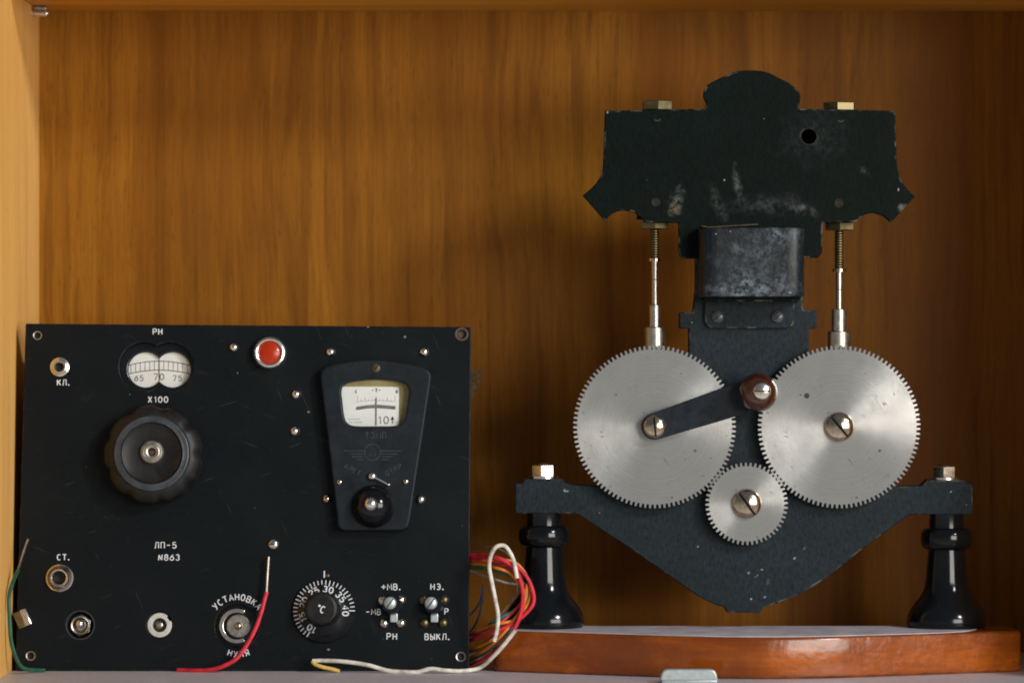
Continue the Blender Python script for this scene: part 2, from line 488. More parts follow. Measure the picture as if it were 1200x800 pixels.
def circle(cx, cy, r, n=40, a0=0.0, a1=2 * PI):
    full = abs(a1 - a0 - 2 * PI) < 1e-6
    m = n if full else n - 1
    return [(cx + r * math.cos(a0 + (a1 - a0) * k / m), cy + r * math.sin(a0 + (a1 - a0) * k / m)) for k in range(n)]

def catmull(pts, n=8):
    P = [Vector(p) for p in pts]
    P = [P[0] * 2 - P[1]] + P + [P[-1] * 2 - P[-2]]
    out = []
    for i in range(1, len(P) - 2):
        for k in range(n):
            t = k / n
            a, b, c, d = P[i - 1], P[i], P[i + 1], P[i + 2]
            out.append(tuple(0.5 * ((2 * b) + (c - a) * t + (2 * a - 5 * b + 4 * c - d) * t * t + (3 * b - a - 3 * c + d) * t ** 3)))
    out.append(tuple(P[-2]))
    return out

def round_poly(pts, r, n=5):
    """Outline with each corner rounded; r a number or one radius per corner."""
    out = []; N = len(pts)
    for i in range(N):
        rr = r[i] if isinstance(r, (list, tuple)) else r
        p, a, b = Vector(pts[i]), Vector(pts[i - 1]), Vector(pts[(i + 1) % N])
        if rr <= 0: out.append(tuple(p)); continue
        da, db = (a - p), (b - p)
        ra = min(rr, da.length * 0.48, db.length * 0.48)
        s, e = p + da.normalized() * ra, p + db.normalized() * ra
        for k in range(n + 1):
            t = k / n
            out.append(tuple(s * (1 - t) ** 2 + p * 2 * t * (1 - t) + e * t * t))
    return out

def dome_screw(r, height, slot_w, slot_a, head, slot, name, parent, loc, rim=0.25):
    """Round-headed screw with a real slot: two half domes on a collar."""
    V, F = [], []
    lev = 8; arc = 20
    for side in (0, PI):
        base = len(V)
        for i in range(lev + 1):
            t = i / lev
            fi = math.radians(78) * t
            z = height * rim + height * (1 - rim) * math.sin(fi)
            rr = r * math.cos(fi)
            am = math.acos(min(0.97, slot_w / 2 / rr))
            for k in range(arc + 1):
                a = -am + 2 * am * k / arc
                x = max(slot_w / 2, rr * math.cos(a))
                c, s_ = math.cos(slot_a + side - PI / 2), math.sin(slot_a + side - PI / 2)
                y = rr * math.sin(a)
                V.append((x * c - y * s_, x * s_ + y * c, z))
        n = arc + 1
        for i in range(lev):
            for k in range(arc):
                F.append((base + i * n + k, base + i * n + k + 1, base + (i + 1) * n + k + 1, base + (i + 1) * n + k))
            F.append((base + i * n + arc, base + i * n, base + (i + 1) * n, base + (i + 1) * n + arc))
        F.append(tuple(base + lev * n + k for k in range(n)))
        F.append(tuple(base + n - 1 - k for k in range(n)))
    me = join(from_data(V, F), lathe([(0, 0), (r, 0), (r, height * rim * 1.02), (0, height * rim * 1.02)], 40))
    o = link(name, me, head, parent, loc)
    c = lathe([(0, height * rim), (r * 0.93, height * rim), (r * 0.90, height * rim + height * 0.12), (0, height * rim + height * 0.12)], 40)
    link('slot', c, slot, o)
    return o

# ------------------------------------------------------------------ engraved lettering (single-stroke letters)
def _arc(cx, cy, rx, ry, a0, a1, n=10):
    return [(cx + rx * math.cos(math.radians(a0 + (a1 - a0) * k / n)), cy + ry * math.sin(math.radians(a0 + (a1 - a0) * k / n))) for k in range(n + 1)]
_O = _arc(2, 3, 1.9, 3, 90, 450, 16)
GLYPH = {
    'Р': [[(0.2, 0), (0.2, 6), (2.4, 6)] + _arc(2.4, 4.4, 1.5, 1.6, 80, -90, 6) + [(0.2, 2.8)]],
    'Н': [[(0.2, 0), (0.2, 6)], [(3.8, 0), (3.8, 6)], [(0.2, 3), (3.8, 3)]],
    'К': [[(0.2, 0), (0.2, 6)], [(3.7, 6), (0.2, 2.6)], [(1.4, 3.7), (3.8, 0)]],
    'Л': [[(0, 0), (0.5, 0.3), (1.2, 6), (3.8, 6), (3.8, 0)]],
    'Х': [[(0.2, 0), (3.8, 6)], [(0.2, 6), (3.8, 0)]],
    'С': [_arc(2, 3, 1.9, 3, 50, 310, 12)],
    'Т': [[(0, 6), (4, 6)], [(2, 6), (2, 0)]],
    'П': [[(0.2, 0), (0.2, 6), (3.8, 6), (3.8, 0)]],
    'У': [[(0.2, 6), (2.1, 2.3)], [(3.8, 6), (1.7, 1.0), (0.9, 0), (0.3, 0.1)]],
    'А': [[(0, 0), (2, 6), (4, 0)], [(0.7, 2), (3.3, 2)]],
    'О': [_O], '0': [_O],
    'В': [[(0.2, 0), (0.2, 6), (2.2, 6)] + _arc(2.2, 4.6, 1.3, 1.4, 80, -90, 5) + [(0.2, 3.2)], [(2.2, 3.2)] + _arc(2.2, 1.6, 1.6, 1.6, 80, -90, 5) + [(0.2, 0)]],
    'Я': [[(3.8, 0), (3.8, 6), (1.8, 6)] + _arc(1.8, 4.4, 1.5, 1.6, 100, 270, 6) + [(3.8, 2.8)], [(2.2, 2.8), (0.2, 0)]],
    'М': [[(0, 0), (0.2, 6), (2.2, 2), (4.2, 6), (4.4, 0)]],
    'Э': [_arc(1.9, 3, 1.9, 3, 130, -130, 12), [(1.4, 3), (3.7, 3)]],
    'Ы': [[(0, 6), (0, 0), (1.2, 0)] + _arc(1.2, 1.7, 1.3, 1.7, -80, 90, 6) + [(0, 3.4)], [(4, 6), (4, 0)]],
    'Е': [[(3.6, 6), (0.2, 6), (0.2, 0), (3.6, 0)], [(0.2, 3.1), (3, 3.1)]],
    'N': [[(0.2, 0), (0.2, 6), (3.6, 0), (3.6, 6)]],
    '№': [[(0.0, 0), (0.4, 5.6)], [(0.4, 5.6), (3.2, 0.2)], [(3.2, 0.2), (3.8, 6)]],
    '1': [[(0.8, 4.6), (2.2, 6), (2.2, 0)]],
    '2': [_arc(2, 4.3, 1.7, 1.7, 170, -30, 8) + [(0.3, 0), (3.8, 0)]],
    '3': [_arc(1.9, 4.5, 1.6, 1.5, 150, -80, 8) + _arc(1.9, 1.6, 1.8, 1.6, 80, -150, 8)],
    'З': [_arc(1.9, 4.5, 1.6, 1.5, 150, -80, 8) + _arc(1.9, 1.6, 1.8, 1.6, 80, -150, 8)],
    '4': [[(2.9, 0), (2.9, 6), (0, 1.8), (3.9, 1.8)]],
    '5': [[(3.5, 6), (0.7, 6), (0.4, 3.3)] + _arc(1.9, 1.9, 1.9, 1.9, 120, -150, 9)],
    '6': [[(3.3, 5.9), (1.0, 3.8)] + _arc(2, 1.9, 1.9, 1.9, 150, -210, 14)],
    '7': [[(0.2, 6), (3.8, 6), (1.4, 0)]],
    '8': [_arc(2, 4.5, 1.5, 1.5, -90, 270, 12), _arc(2, 1.55, 1.9, 1.55, 90, 450, 12)],
    '+': [[(-0.2, 3), (4.2, 3)], [(2, 0.8), (2, 5.2)]],
    '-': [[(0.4, 3), (3.6, 3)]],
    '.': [_arc(0.45, 0.3, 0.3, 0.3, 0, 360, 8)],
    '°': [_arc(1, 5.3, 0.55, 0.55, 0, 360, 10)],
    '↑': [[(1.2, 0), (1.2, 6)], [(0, 3.6), (1.2, 6), (2.4, 3.6)], [(0, 3.4), (2.4, 3.4)]],
}
ADV = {'.': 2.2, 'М': 6.2, '°': 3.2, '1': 5.0, '↑': 4.2}
def text_width(s, k): return sum(ADV.get(ch, 6.1) for ch in s) * k - 2.1 * k

def text_paths(s, cx, cy, cap, z, rot=0.0, arc=None):
    """Strokes of a word centred on (cx, cy); arc = (radius, up) bends it round (cx, cy)."""
    k = cap / 6.0
    w = text_width(s, k); x = -w / 2
    out = []
    for ch in s:
        for stroke in GLYPH.get(ch, []):
            pts = []
            for (gx, gy) in stroke:
                px, py = x + gx * k, (gy - 3) * k
                if arc:
                    R, up = arc
                    gc = x + 2 * k; lx = px - gc
                    a = PI / 2 - gc / R if up else -PI / 2 + gc / R
                    ox, oy = R * math.cos(a), R * math.sin(a)
                    ta = a - PI / 2 if up else a + PI / 2
                    pts.append((cx + ox + lx * math.cos(ta) - py * math.sin(ta), cy + oy + lx * math.sin(ta) + py * math.cos(ta), z))
                else:
                    pts.append((cx + px * math.cos(rot) - py * math.sin(rot), cy + px * math.sin(rot) + py * math.cos(rot), z))
            out.append(pts)
        x += ADV.get(ch, 6.1) * k
    return out

# ------------------------------------------------------------------ frames: where a view ray meets a plane of a thing
class Frame:
    def __init__(self, name, origin, tilt, label, cat):
        self.O = Vector(origin)
        self.A = Vector((1, 0, 0)); self.B = Vector((0, math.sin(tilt), math.cos(tilt))); self.N = Vector((0, -math.cos(tilt), math.sin(tilt)))
        e = bpy.data.objects.new(name, None); COL.objects.link(e)
        e.empty_display_size = 0.02
        e.location = (origin[0] * S, origin[1] * S, (origin[2] - FLOOR) * S)
        e.rotation_euler = (PI / 2 - tilt, 0, 0)
        e['label'] = label; e['category'] = cat
        self.root = e
    def at(self, u, v, h=0.0):
        C = Vector((0, -D, 0)); d = Vector((u - 600, D, 400 - v))
        t = (h - (C - self.O).dot(self.N)) / d.dot(self.N)
        p = C + d * t - self.O
        return (p.dot(self.A), p.dot(self.B))
    def at3(self, u, v, h=0.0):
        a, b = self.at(u, v, h); return (a, b, h)
    def outline(self, pts, h=0.0):
        return [self.at(u, v, h) for u, v in pts]
    def local(self, u, v, Y):
        """Point seen at (u, v) at depth Y, in this frame."""
        t = (D + Y) / D
        p = Vector(((u - 600) * t, Y, (400 - v) * t)) - self.O
        return (p.dot(self.A), p.dot(self.B), p.dot(self.N))

def world_pt(u, v, Y):
    t = (D + Y) / D
    return ((u - 600) * t, Y, max((400 - v) * t, FLOOR + 2.0) - FLOOR)

def structure(name, me, mat):
    o = link(name, me, mat); o['kind'] = 'structure'
    return o

# ------------------------------------------------------------------ the cabinet
WX = -554.0 * (D + BACK) / D
RX = 690.0
TOPZ = 387.0 * (D + BACK) / D - FLOOR
FRONT = -190.0
structure('shelf', box(WX, RX, FRONT, BACK, -30, 0, 1.0), M['shelf'])
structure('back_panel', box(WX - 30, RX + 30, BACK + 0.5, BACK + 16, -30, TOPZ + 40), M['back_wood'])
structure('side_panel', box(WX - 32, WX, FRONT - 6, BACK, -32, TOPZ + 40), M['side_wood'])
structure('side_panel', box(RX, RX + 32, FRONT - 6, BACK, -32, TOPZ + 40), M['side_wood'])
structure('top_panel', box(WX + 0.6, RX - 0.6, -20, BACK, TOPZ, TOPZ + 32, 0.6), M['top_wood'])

# ------------------------------------------------------------------ pH meter
TILT = math.radians(6)
P = Frame('ph_meter', (-310, 0, FLOOR), TILT, 'black laboratory pH meter with white Cyrillic lettering, knobs and sockets', 'pH meter')
R = P.root
TH = 9.0      # panel plate thickness

def two_circles(c0, c1, r, n=40):
    (x0, y0), (x1, y1) = c0, c1
    dx = (x1 - x0) / 2; a = math.acos(min(1, dx / r))
    left = [(x0 + r * math.cos(t), y0 + r * math.sin(t)) for t in [a + (2 * PI - 2 * a) * k / n for k in range(n + 1)]]
    right = [(x1 + r * math.cos(t), y1 + r * math.sin(t)) for t in [-(PI - a) + (2 * PI - 2 * a) * k / n for k in range(n + 1)]]
    return left + right[1:-1]

panel_out = round_poly(P.outline([(18, 785), (549.5, 785.3), (552, 383), (30, 379)]), 2.0)
dialL, dialR = P.at(168.5, 429.5), P.at(198.5, 429.5)
holes = [two_circles(dialL, dialR, 29.0)]
for (u, v, r) in ((44, 393, 4.0), (541, 391.5, 5.0), (36, 768, 4.5), (540, 769, 5.0), (94, 732, 15.5), (187, 732, 15.5), (277.5, 733, 25), (70, 677, 8), (70, 430, 5)):
    a, b = P.at(u, v); holes.append(circle(a, b, r, 32))
link('panel', prism([panel_out] + holes, -TH, 0, 0.9), M['panel'], R)
ca0, _ = P.at(52, 600); ca1, _ = P.at(532, 600); cb1 = P.at(300, 396)[1]
link('case', box(ca0, ca1, 4, cb1, -170, -TH - 34, 3), M['bakelite_matt'], R)
link('case', box(ca0 + 10, ca1 - 10, 6, cb1 - 4, -TH - 34.5, -TH - 14, 0), M['hole'], R).name = 'chassis'

# double round dial window over the main knob
dw = link('dial_window', prism([two_circles(dialL, dialR, 30.5), two_circles(P.at(171, 433, -10), P.at(202.5, 433, -10), 20.8)], -14, -TH - 0.4, 2.0), M['bakelite'], R)
dc = link('dial_card', box(dialL[0] - 30, dialR[0] + 30, dialL[1] - 32, dialL[1] + 30, -17, -14.6), M['dial_white'], dw)
HZ = -14.4
def dial_arc(v_mid, drop, u0=150, u1=224):
    pts = []
    for k in range(25):
        u = u0 + (u1 - u0) * k / 24
        pts.append(P.at3(u, v_mid + drop * ((u - 186.5) / 36) ** 2, HZ))
    return pts
link('scale_lines', tubes([dial_arc(423, 5.0), dial_arc(433.5, 4.5)], 0.45, 1), M['dial_ink'], dc)
ticks = []
for k in range(13):
    u = 153.5 + k * 5.5; w = ((u - 186.5) / 36) ** 2
    ticks.append([P.at3(u, 423 + 5 * w, HZ), P.at3(u, 433.3 + 4.5 * w, HZ)])
link('scale_ticks', tubes(ticks, 0.3, 1), M['dial_grey'], dc)
link('index_line', tubes([[P.at3(186.5, 419, HZ + 0.2), P.at3(186.5, 447, HZ + 0.2)]], 0.5, 1), M['dial_ink'], dc)
nums = []
for s, u, v in (('65', 163, 443), ('70', 186.3, 441.3), ('75', 208, 443)):
    a, b = P.at(u, v, HZ); nums += text_paths(s, a, b, 7.0 if s == '70' else 6.2, HZ)
link('numerals', tubes(nums, 0.55, 1), M['dial_grey'], dc)

# main scalloped knob
def scallop(a, r, z):
    return 1.012 - 0.058 * max(0.0, math.cos(9 * a)) ** 1.6 if r > 52 else 1.0
ka, kb = P.at(180, 533, 12)
kn = link('adjusting_knob', lathe([(0, 0.3), (49, 0.3), (54, 3), (57.6, 8), (57.6, 22), (54.5, 29), (46, 33), (44.5, 33.5), (0, 33.5)], 180, 0.1, scallop), M['bakelite_matt'], R, (ka, kb, 0), 50)
ra, rb = P.at(177.5, 530.8, 36); ra -= ka; rb -= kb
link('rim_ring', lathe([(34.5, 24), (35.0, 34.5), (36.6, 36.6), (38.5, 36.2), (41.5, 35.8), (43, 36), (44, 35.2), (44.3, 31)], 96), M['bakelite_grey'], kn, (ra, rb, 0), 60)
link('dish', lathe([(0, 30.4), (16, 30.5), (29, 31.0), (33, 33.2), (34.8, 34.0)], 96), M['bakelite_matt'], kn, (ra, rb, 3.2))
bu = link('bushing', lathe([(4.6, 30), (4.8, 37.4), (6.4, 38.2), (8.2, 38.4), (9.0, 38.0), (10.0, 38.9), (12.4, 38.6), (13.6, 37.2), (14.0, 33)], 56), M['dull_steel'], kn, (ra + 0.5, rb + 1.5, 0))
link('shaft_end', lathe([(0, 35.2), (3.2, 35.0), (4.7, 33)], 32), M['dark_brass'], bu)

# red signal lamp
a, b = P.at(316.5, 414)
il = link('signal_lamp', lathe([(19.6, 0.2), (19.8, 5), (19.2, 9.5), (17.6, 11.6), (15.6, 12.2), (14.2, 11.6), (13.6, 9.4), (13.4, 6)], 72), M['steel'], R, (a, b, 0))
link('lamp_lens', lathe([(0, 13.2), (4, 12.9), (8, 12.1), (11.5, 10.8), (13.6, 9.3), (13.8, 7), (0, 7)], 64), M['red_lens'], il)

# round-headed panel screws
for i, (u, v, r, mk) in enumerate(((274, 407, 5.4, 'nickel'), (387.5, 412.5, 5.8, 'nickel'), (497, 412.5, 6.0, 'nickel'), (347, 462, 6.0, 'nickel'), (345.5, 505, 6.0, 'nickel'),
                                  (383, 584, 5.6, 'bronze_screw'), (493, 585, 5.8, 'nickel'), (320.5, 637.5, 6.2, 'nickel'))):
    a, b = P.at(u, v)
    if i == 7: dome_screw(r, 5, 1.3, 0.1, M[mk], M['dark_slot'], 'screw', R, (a, b, 0))
    else: link('screw', lathe([(0, 5.2), (1.6, 5.0), (3.2, 4.3), (4.6, 3.0), (r, 0.8), (r, 0)], 32), M[mk], R, (a, b, 0))
for (u, v, r, mk) in ((44, 393, 5.6, 'dull_steel'), (541, 391.5, 8.2, 'rusty'), (36, 768, 6.0, 'dull_steel'), (540, 769, 6.2, 'dull_steel')):
    a, b = P.at(u, v)
    e = link('eyelet', lathe([(r * 0.55, -7), (r * 0.6, -1.2), (r * 0.72, 0.6), (r * 0.9, 0.9), (r, 0.15)], 36), M[mk], R, (a, b, 0))
    link('screw_head', lathe([(0, -5), (r * 0.56, -5.4)], 24), M['rusty'] if r > 8 else M['hole'], e)

# sockets
a, b = P.at(70, 430)
so = link('socket', lathe([(4.8, -8), (4.9, 3.4), (5.8, 4.4), (7.2, 4.6), (8.4, 4.0), (9.0, 2.6), (11.2, 1.8), (11.6, 0.2)], 48), M['nickel'], R, (a, b, 0))
link('socket_hole', lathe([(0, -7.5), (5.2, -7.5)], 24), M['hole'], so)
a, b = P.at(70, 677)
so = link('socket', lathe([(7.4, -9), (7.6, 7.6), (8.6, 9.0), (10.0, 9.2), (11.6, 7.6), (14.2, 3.2), (16.0, 2.0), (16.4, 0.2)], 56), M['nickel'], R, (a, b, 0))
link('socket_hole', lathe([(0, -8), (8.2, -8)], 24), M['hole'], so)
a, b = P.at(94, 732)
so = link('coaxial_socket', lathe([(15.4, -14), (15.2, -3), (16.2, 0.5), (17.2, 0.4)], 56), M['bakelite_grey'], R, (a, b, 0))
link('socket_shell', lathe([(11.6, -14), (11.6, -2), (10.6, -1.2), (9.2, -2), (7.6, -6), (6.0, -9), (0, -10)], 48), M['dull_steel'], so)
link('locking_nut', lathe([(12.9, -14), (12.9, -4.5), (11.8, -4)], 6, 0.4), M['dull_steel'], so)
link('contact_pin', lathe([(0, 4.5), (2.2, 4.2), (4.0, 2.6), (4.6, 0), (4.8, -9)], 32), M['steel'], so, (-0.6, 1.4, 0))
a, b = P.at(187, 732)
so = link('coaxial_socket', lathe([(17.0, 0.2), (16.4, 0.7), (15.2, -4), (15, -12)], 56), M['bakelite'], R, (a, b, 0))
ringpts = circle(0, 0, 14.4, 40, math.radians(50), math.radians(380)) + circle(0, 0, 12.2, 8, math.radians(378), math.radians(412))[1:-1]
link('insulator_ring', prism([ringpts, circle(0, 0, 8.2, 36)], -9, 0.6, 0.8), M['pale_insulator'], so)
link('contact_pin', lathe([(8.1, -2), (7.0, -4), (5.5, -9), (3.6, -10), (3.4, -3.5), (2.4, -3), (0, -3.2)], 36), M['dull_steel'], so)

# zero-setting spindle in its recess
a, b = P.at(277.5, 733)
zs = link('zero_adjuster', lathe([(27.4, 0.2), (26.4, 0.9), (25, -0.5), (24, -7), (0, -7.2)], 72), M['bakelite'], R, (a, b, 0))
cring = circle(0, 0, 20.4, 44, math.radians(62), math.radians(298)) + circle(0, 0, 15.6, 36, math.radians(298), math.radians(62))
link('spring_ring', prism([cring], -7, 1.2, 0.7), M['nickel'], zs)
sd = link('spindle_disc', lathe([(0, 2.0), (12.6, 2.0), (13.6, 1.2), (13.8, -7)], 56), M['dull_steel'], zs, (2.0, 0, 0))
link('spindle_tip', lathe([(0, 6.2), (2.2, 5.8), (4.0, 4.4), (4.8, 2)], 32), M['bronze_screw'], sd)

# temperature knob with engraved skirt
ta, tb = P.at(380, 715.7)
def skirt_z(r): return 13.0 - (r - 20) * (9.0 / 17.0)
tk = link('temperature_knob', lathe([(0, 13), (20, 13), (36.4, skirt_z(36.4)), (37.2, skirt_z(37.2) - 1), (37.2, 0.3), (0, 0.3)], 96), M['bakelite'], R, (ta, tb, 0))
ga, gb = P.at(376.3, 712.7, 26)
link('grip', lathe([(0, 26.2), (15.5, 26.2), (18.2, 25.4), (19.6, 23), (20.6, 12)], 72), M['bakelite_matt'], tk, (ga - ta, gb - tb, 0))
tick = []
for n in range(10, 41):
    an = math.radians(236 - (n - 10) * 7.85)
    r0 = 29.0 if n % 5 == 0 else 31.0
    tick.append([(r * math.cos(an), r * math.sin(an), skirt_z(r) + 0.25) for r in (r0, 36.0)])
link('graduation', tubes(tick, 0.62, 1), M['paint_white'], tk)
num = []
for n in range(10, 41, 5):
    an = math.radians(236 - (n - 10) * 7.85)
    rr = 25.2
    num += [[(x, y, skirt_z(math.hypot(x, y)) + 0.3) for x, y, z in st] for st in text_paths(str(n), rr * math.cos(an), rr * math.sin(an), 7.0, 0, an - PI / 2)]
link('numerals', tubes(num, 0.85, 1), M['paint_white'], tk)
link('lettering', tubes(text_paths('°С', ga - ta, gb - tb - 0.5, 7.5, 26.4, -0.35), 0.85, 1), M['paint_white'], tk)
ia, ib = P.at(380.5, 673)
link('index_mark', tubes([[(ia - 0.6, ib - 3.5, 0.3), (ia - 0.6, ib + 4.5, 0.3)]], 0.8, 1), M['paint_white'], R)
link('index_stud', lathe([(0, 2.4), (1.8, 2.0), (2.8, 0)], 20), M['brass'], R, (ia + 3.6, ib - 1, 0))

# two lever switches
for (u, v, studs, lev) in ((457.5, 707, ((448, 703), (470, 702.5), (450, 730), (470, 729.5)), (461.5, 724.5)),
                           (505.5, 707, ((496.5, 702.5), (520.5, 702.5), (497.5, 729.5), (519.5, 729.5)), (509, 724.5))):
    a, b = P.at(u + 2.5, v + 1.5)
    sw = link('lever_switch', lathe([(0, 17), (9.2, 17), (10.6, 16), (11.8, 10), (12.2, 0.3), (0, 0.3)], 48), M['bakelite'], R, (a, b, 0))
    sa, sb = P.at(u - 0.5, v - 0.8, 20)
    dome_screw(7.4, 4.5, 1.5, math.radians(52), M['clip_metal'], M['dark_slot'], 'slotted_screw', sw, (sa - a, sb - b, 17))
    la, lb = P.at(lev[0], lev[1], 8)
    link('contact_blade', box(la - a - 4.4, la - a + 4.4, lb - b - 4.2, lb - b + 13, 4, 8, 1.0), M['clip_metal'], sw)
    for (cu_, cv_) in studs:
        sa, sb = P.at(cu_, cv_)
        link('contact_stud', lathe([(0, 5.6), (2, 5.3), (4, 4.2), (5.6, 2.0), (6.0, 0)], 32), M['brass'] if cu_ % 2 else M['nickel'], sw, (sa - a, sb - b, 0))

# pointer galvanometer in its black housing
MH = 16.0
mout = P.outline(catmull([(376, 447), (375.6, 438), (380, 430.5), (393, 426), (415, 422.4), (440, 421), (466, 423.4), (488, 427.6), (500, 432), (505, 439), (505, 447)], 5)
                 + [(481, 606)] + catmull([(479, 615), (476, 619), (470, 621)], 4) + catmull([(404, 621.5), (398, 619), (395.5, 614)], 4) + [(395, 606)], MH)
wout = P.outline(catmull([(401, 470), (400, 457), (404, 449.5), (418, 445.6), (440, 444), (461, 445.4), (474, 449), (478.6, 456), (477.5, 470), (475, 487), (471.5, 495), (464, 498.5),
                          (440, 499), (416, 498.7), (407, 495), (403, 486), (401, 470)], 5)[:-1], MH)
mh = link('galvanometer', prism([mout, wout], 0.3, MH, 2.6, 3), M['bakelite'], R)
mh.data.materials[0] = M['meter_case']
ma0, mb0 = P.at(396, 503, MH); ma1, mb1 = P.at(483, 440, MH)
link('case_liner', box(ma0, ma1, mb0, mb1, 0.2, 1.6), M['card_edge'], mh)
fa0, fb0 = P.at(399.5, 500.5, 4); fa1, fb1 = P.at(467.5, 453, 4)
fc = link('scale_card', prism([round_poly([(fa0, fb0), (fa1, fb0), (fa1, fb1), (fa0, fb1)], 2)], 2.0, 4.0), M['dial_white'], mh)
FZ = 4.15
def F3(u, v, dz=0): return P.at3(u, v, FZ + dz)
link('mirror_band', tubes([catmull([F3(418.5, 478.3), F3(430, 476.6), F3(441, 476), F3(452, 476.6), F3(463.5, 477.6)], 5)], 2.0, 2), M['dial_grey'], fc)
tl = [catmull([F3(419, 470.5), F3(430, 469.5), F3(441, 469), F3(452, 469.6), F3(463, 470.5)], 4)]
for k in range(11):
    u = 419 + 4.4 * k; top = 464 if k in (0, 5, 10) else (465.5 if k in (2, 8) else 467.5)
    tl.append([F3(u, top), F3(u, 470.4 - 1.4 * (1 - ((u - 441) / 22) ** 2))])
link('scale_ticks', tubes(tl, 0.3, 1), M['dial_light'], fc)
mk = []
for s, u, v, c in (('С', 417.5, 458.8, 3.0), ('2', 441, 457, 3.2), ('0', 465, 458.8, 3.0), ('-', 437, 457, 3.0), ('-', 445, 457, 3.0)):
    a, b = P.at(u, v, FZ); mk += text_paths(s, a, b, c, FZ)
a, b = P.at(452, 492, FZ); mk += text_paths('10↑', a, b, 8.4, FZ)
link('numerals', tubes(mk, 0.5, 1), M['dial_ink'], fc)
for rows in (((408, 411, 491), (412, 416, 491), (417, 422, 491), (409, 413, 494.6), (415, 424, 494.6)), ((459, 466, 494.5),)):
    link('fine_print', tubes([[F3(u0, v), F3(u1, v)] for u0, u1, v in rows], 0.4, 1), M['dial_light'], fc)
link('pointer', tubes([[F3(441, 498, 1.2), F3(441, 466, 1.2)]], 0.5, 1), M['dial_grey'], mh)
a, b = P.at(440.5, 431, MH)
dome_screw(5.4, 2.4, 1.5, 0.9, M['dark_brass'], M['dark_slot'], 'zero_screw', mh, (a, b, MH - 0.8))
emb = []
a, b = P.at(440, 510, MH); emb += text_paths('ТЗМП', a, b, 6.6, MH - 0.1)
link('lettering', tubes(emb, 0.6, 1), M['embossing'], mh)
ea, eb = P.at(436.5, 529.5, MH)
wing = [[(x, y, MH - 0.2) for x, y in circle(ea, eb, 9.5, 28)] + [(ea + 9.5, eb, MH - 0.2)], [(ea - 4, eb - 4, MH - 0.2), (ea, eb + 5, MH - 0.2), (ea + 4, eb - 4, MH - 0.2), (ea - 4, eb - 4, MH - 0.2)]]
for k in range(4):
    y = eb + 1.5 - 3.4 * k
    wing += [[(ea - 34 + 5 * k, y, MH - 0.2), (ea - 10.5, y, MH - 0.2)], [(ea + 10.5, y, MH - 0.2), (ea + 34 - 5 * k, y, MH - 0.2)]]
link('winged_emblem', tubes(wing, 0.5, 1), M['embossing'], mh)
a, b = P.at(413, 550, MH); l1 = text_paths('АРЕТ', a, b, 5.4, MH - 0.2, -0.52)
link('lettering', tubes(l1, 0.55, 1), M['embossing'], mh)
a, b = P.at(461, 550, MH); l1 = text_paths('ОТКР', a, b, 5.4, MH - 0.2, 0.5)
link('lettering', tubes(l1, 0.55, 1), M['embossing'], mh)
a, b = P.at(436.3, 558, MH)
lk = link('locking_lever', join(lathe([(0, 6), (2.6, 5.6), (4.6, 4.0), (5.2, -1)], 28), tubes([[(2, -1, 4), (8, -4, 4.4), (18, -9.4, 4.4)]], 1.5, 2), moved(lathe([(0, 2.3), (1.6, 1.6), (2.3, 0), (1.6, -1.6), (0, -2.3)], 16), 19, -10, 4.4)), M['steel'], mh, (a, b, MH), 50)
for u, v in ((397.8, 564.5), (475.5, 564)):
    a, b = P.at(u, v, MH)
    link('screw', lathe([(0, 2.6), (2, 2.3), (3.4, 1.2), (4.0, -0.6)], 28), M['bronze_screw'], mh, (a, b, MH))
a, b = P.at(437.5, 593, MH)
gk = link('range_knob', lathe([(0, 24), (5, 23.8), (10, 22.6), (15, 20), (19.5, 15.5), (22.5, 10), (24.4, 5), (25.4, 1.5), (25.6, -1)], 72), M['gloss_black'], mh, (a, b, MH))
a2, b2 = P.at(434.6, 590, MH + 25)
link('knob_cap', lathe([(0, 5.6), (3, 5.1), (6, 3.3), (8.2, 0.6), (8.6, -1.6)], 40), M['steel'], gk, (a2 - a, b2 - b, 23.0))

# panel lettering
def word(s, u, v, cap=6.8, r=0.66, **kw):
    a, b = P.at(u, v); link('lettering', tubes(text_paths(s, a, b, cap * 0.94, 0.1, **kw), r, 1), M['paint_white'], R)
word('РН', 184.5, 388.5); word('КЛ.', 73.5, 448); word('Х100', 185, 468, 7.0); word('СТ.', 73.5, 652.5)
word('ЛП-5', 194, 638.5, 7.2); word('№863', 198, 652.7, 7.0)
word('УСТАНОВКА', 277.5, 733, 7.4, arc=(34.0, True)); word('НУЛЯ', 279.5, 733.5, 7.0, arc=(32.5, False))
word('+МВ.', 457.5, 687.3, 7.2); word('-МВ', 437.5, 716.5, 6.8, 0.62); word('РН', 459, 745.2, 7.4)
word('НЭ.', 511.5, 687, 7.2); word('Р', 523, 716, 6.8); word('ВЫКЛ.', 511.5, 745.6, 7.2)

# folded clip at the left edge and dusty flap at the right edge
ax, ay = P.at(26, 725, 2)
cl = box(-7.5, 1.5, -10, 10, 0, 7, 1.0); cl2 = box(1.2, 9, -10.2, 10.2, 1, 8.5, 1.4)
rz = Matrix.Rotation(math.radians(24), 4, 'Z')
ec = link('edge_clip', moved(cl, ax, ay, 0.4, rz), M['brass'], R)
link('clip_tongue', moved(cl2, ax, ay, 0.4, rz), M['steel'], ec)
link('flap', prism([P.outline([(540, 434), (567, 433), (562, 446), (556, 464), (540, 474)], -TH - 6)], -TH - 8, -TH - 6.5, 0.3), M['clear_tape'], R)

# ------------------------------------------------------------------ gear mechanism on its varnished board
G = Frame('gear_mechanism', (290, 0, FLOOR), 0.0, 'old hand-cranked gear mechanism on black columns and a curved varnished board', 'mechanism')
GR = G.root
TOPB = 48.0           # board top above the shelf
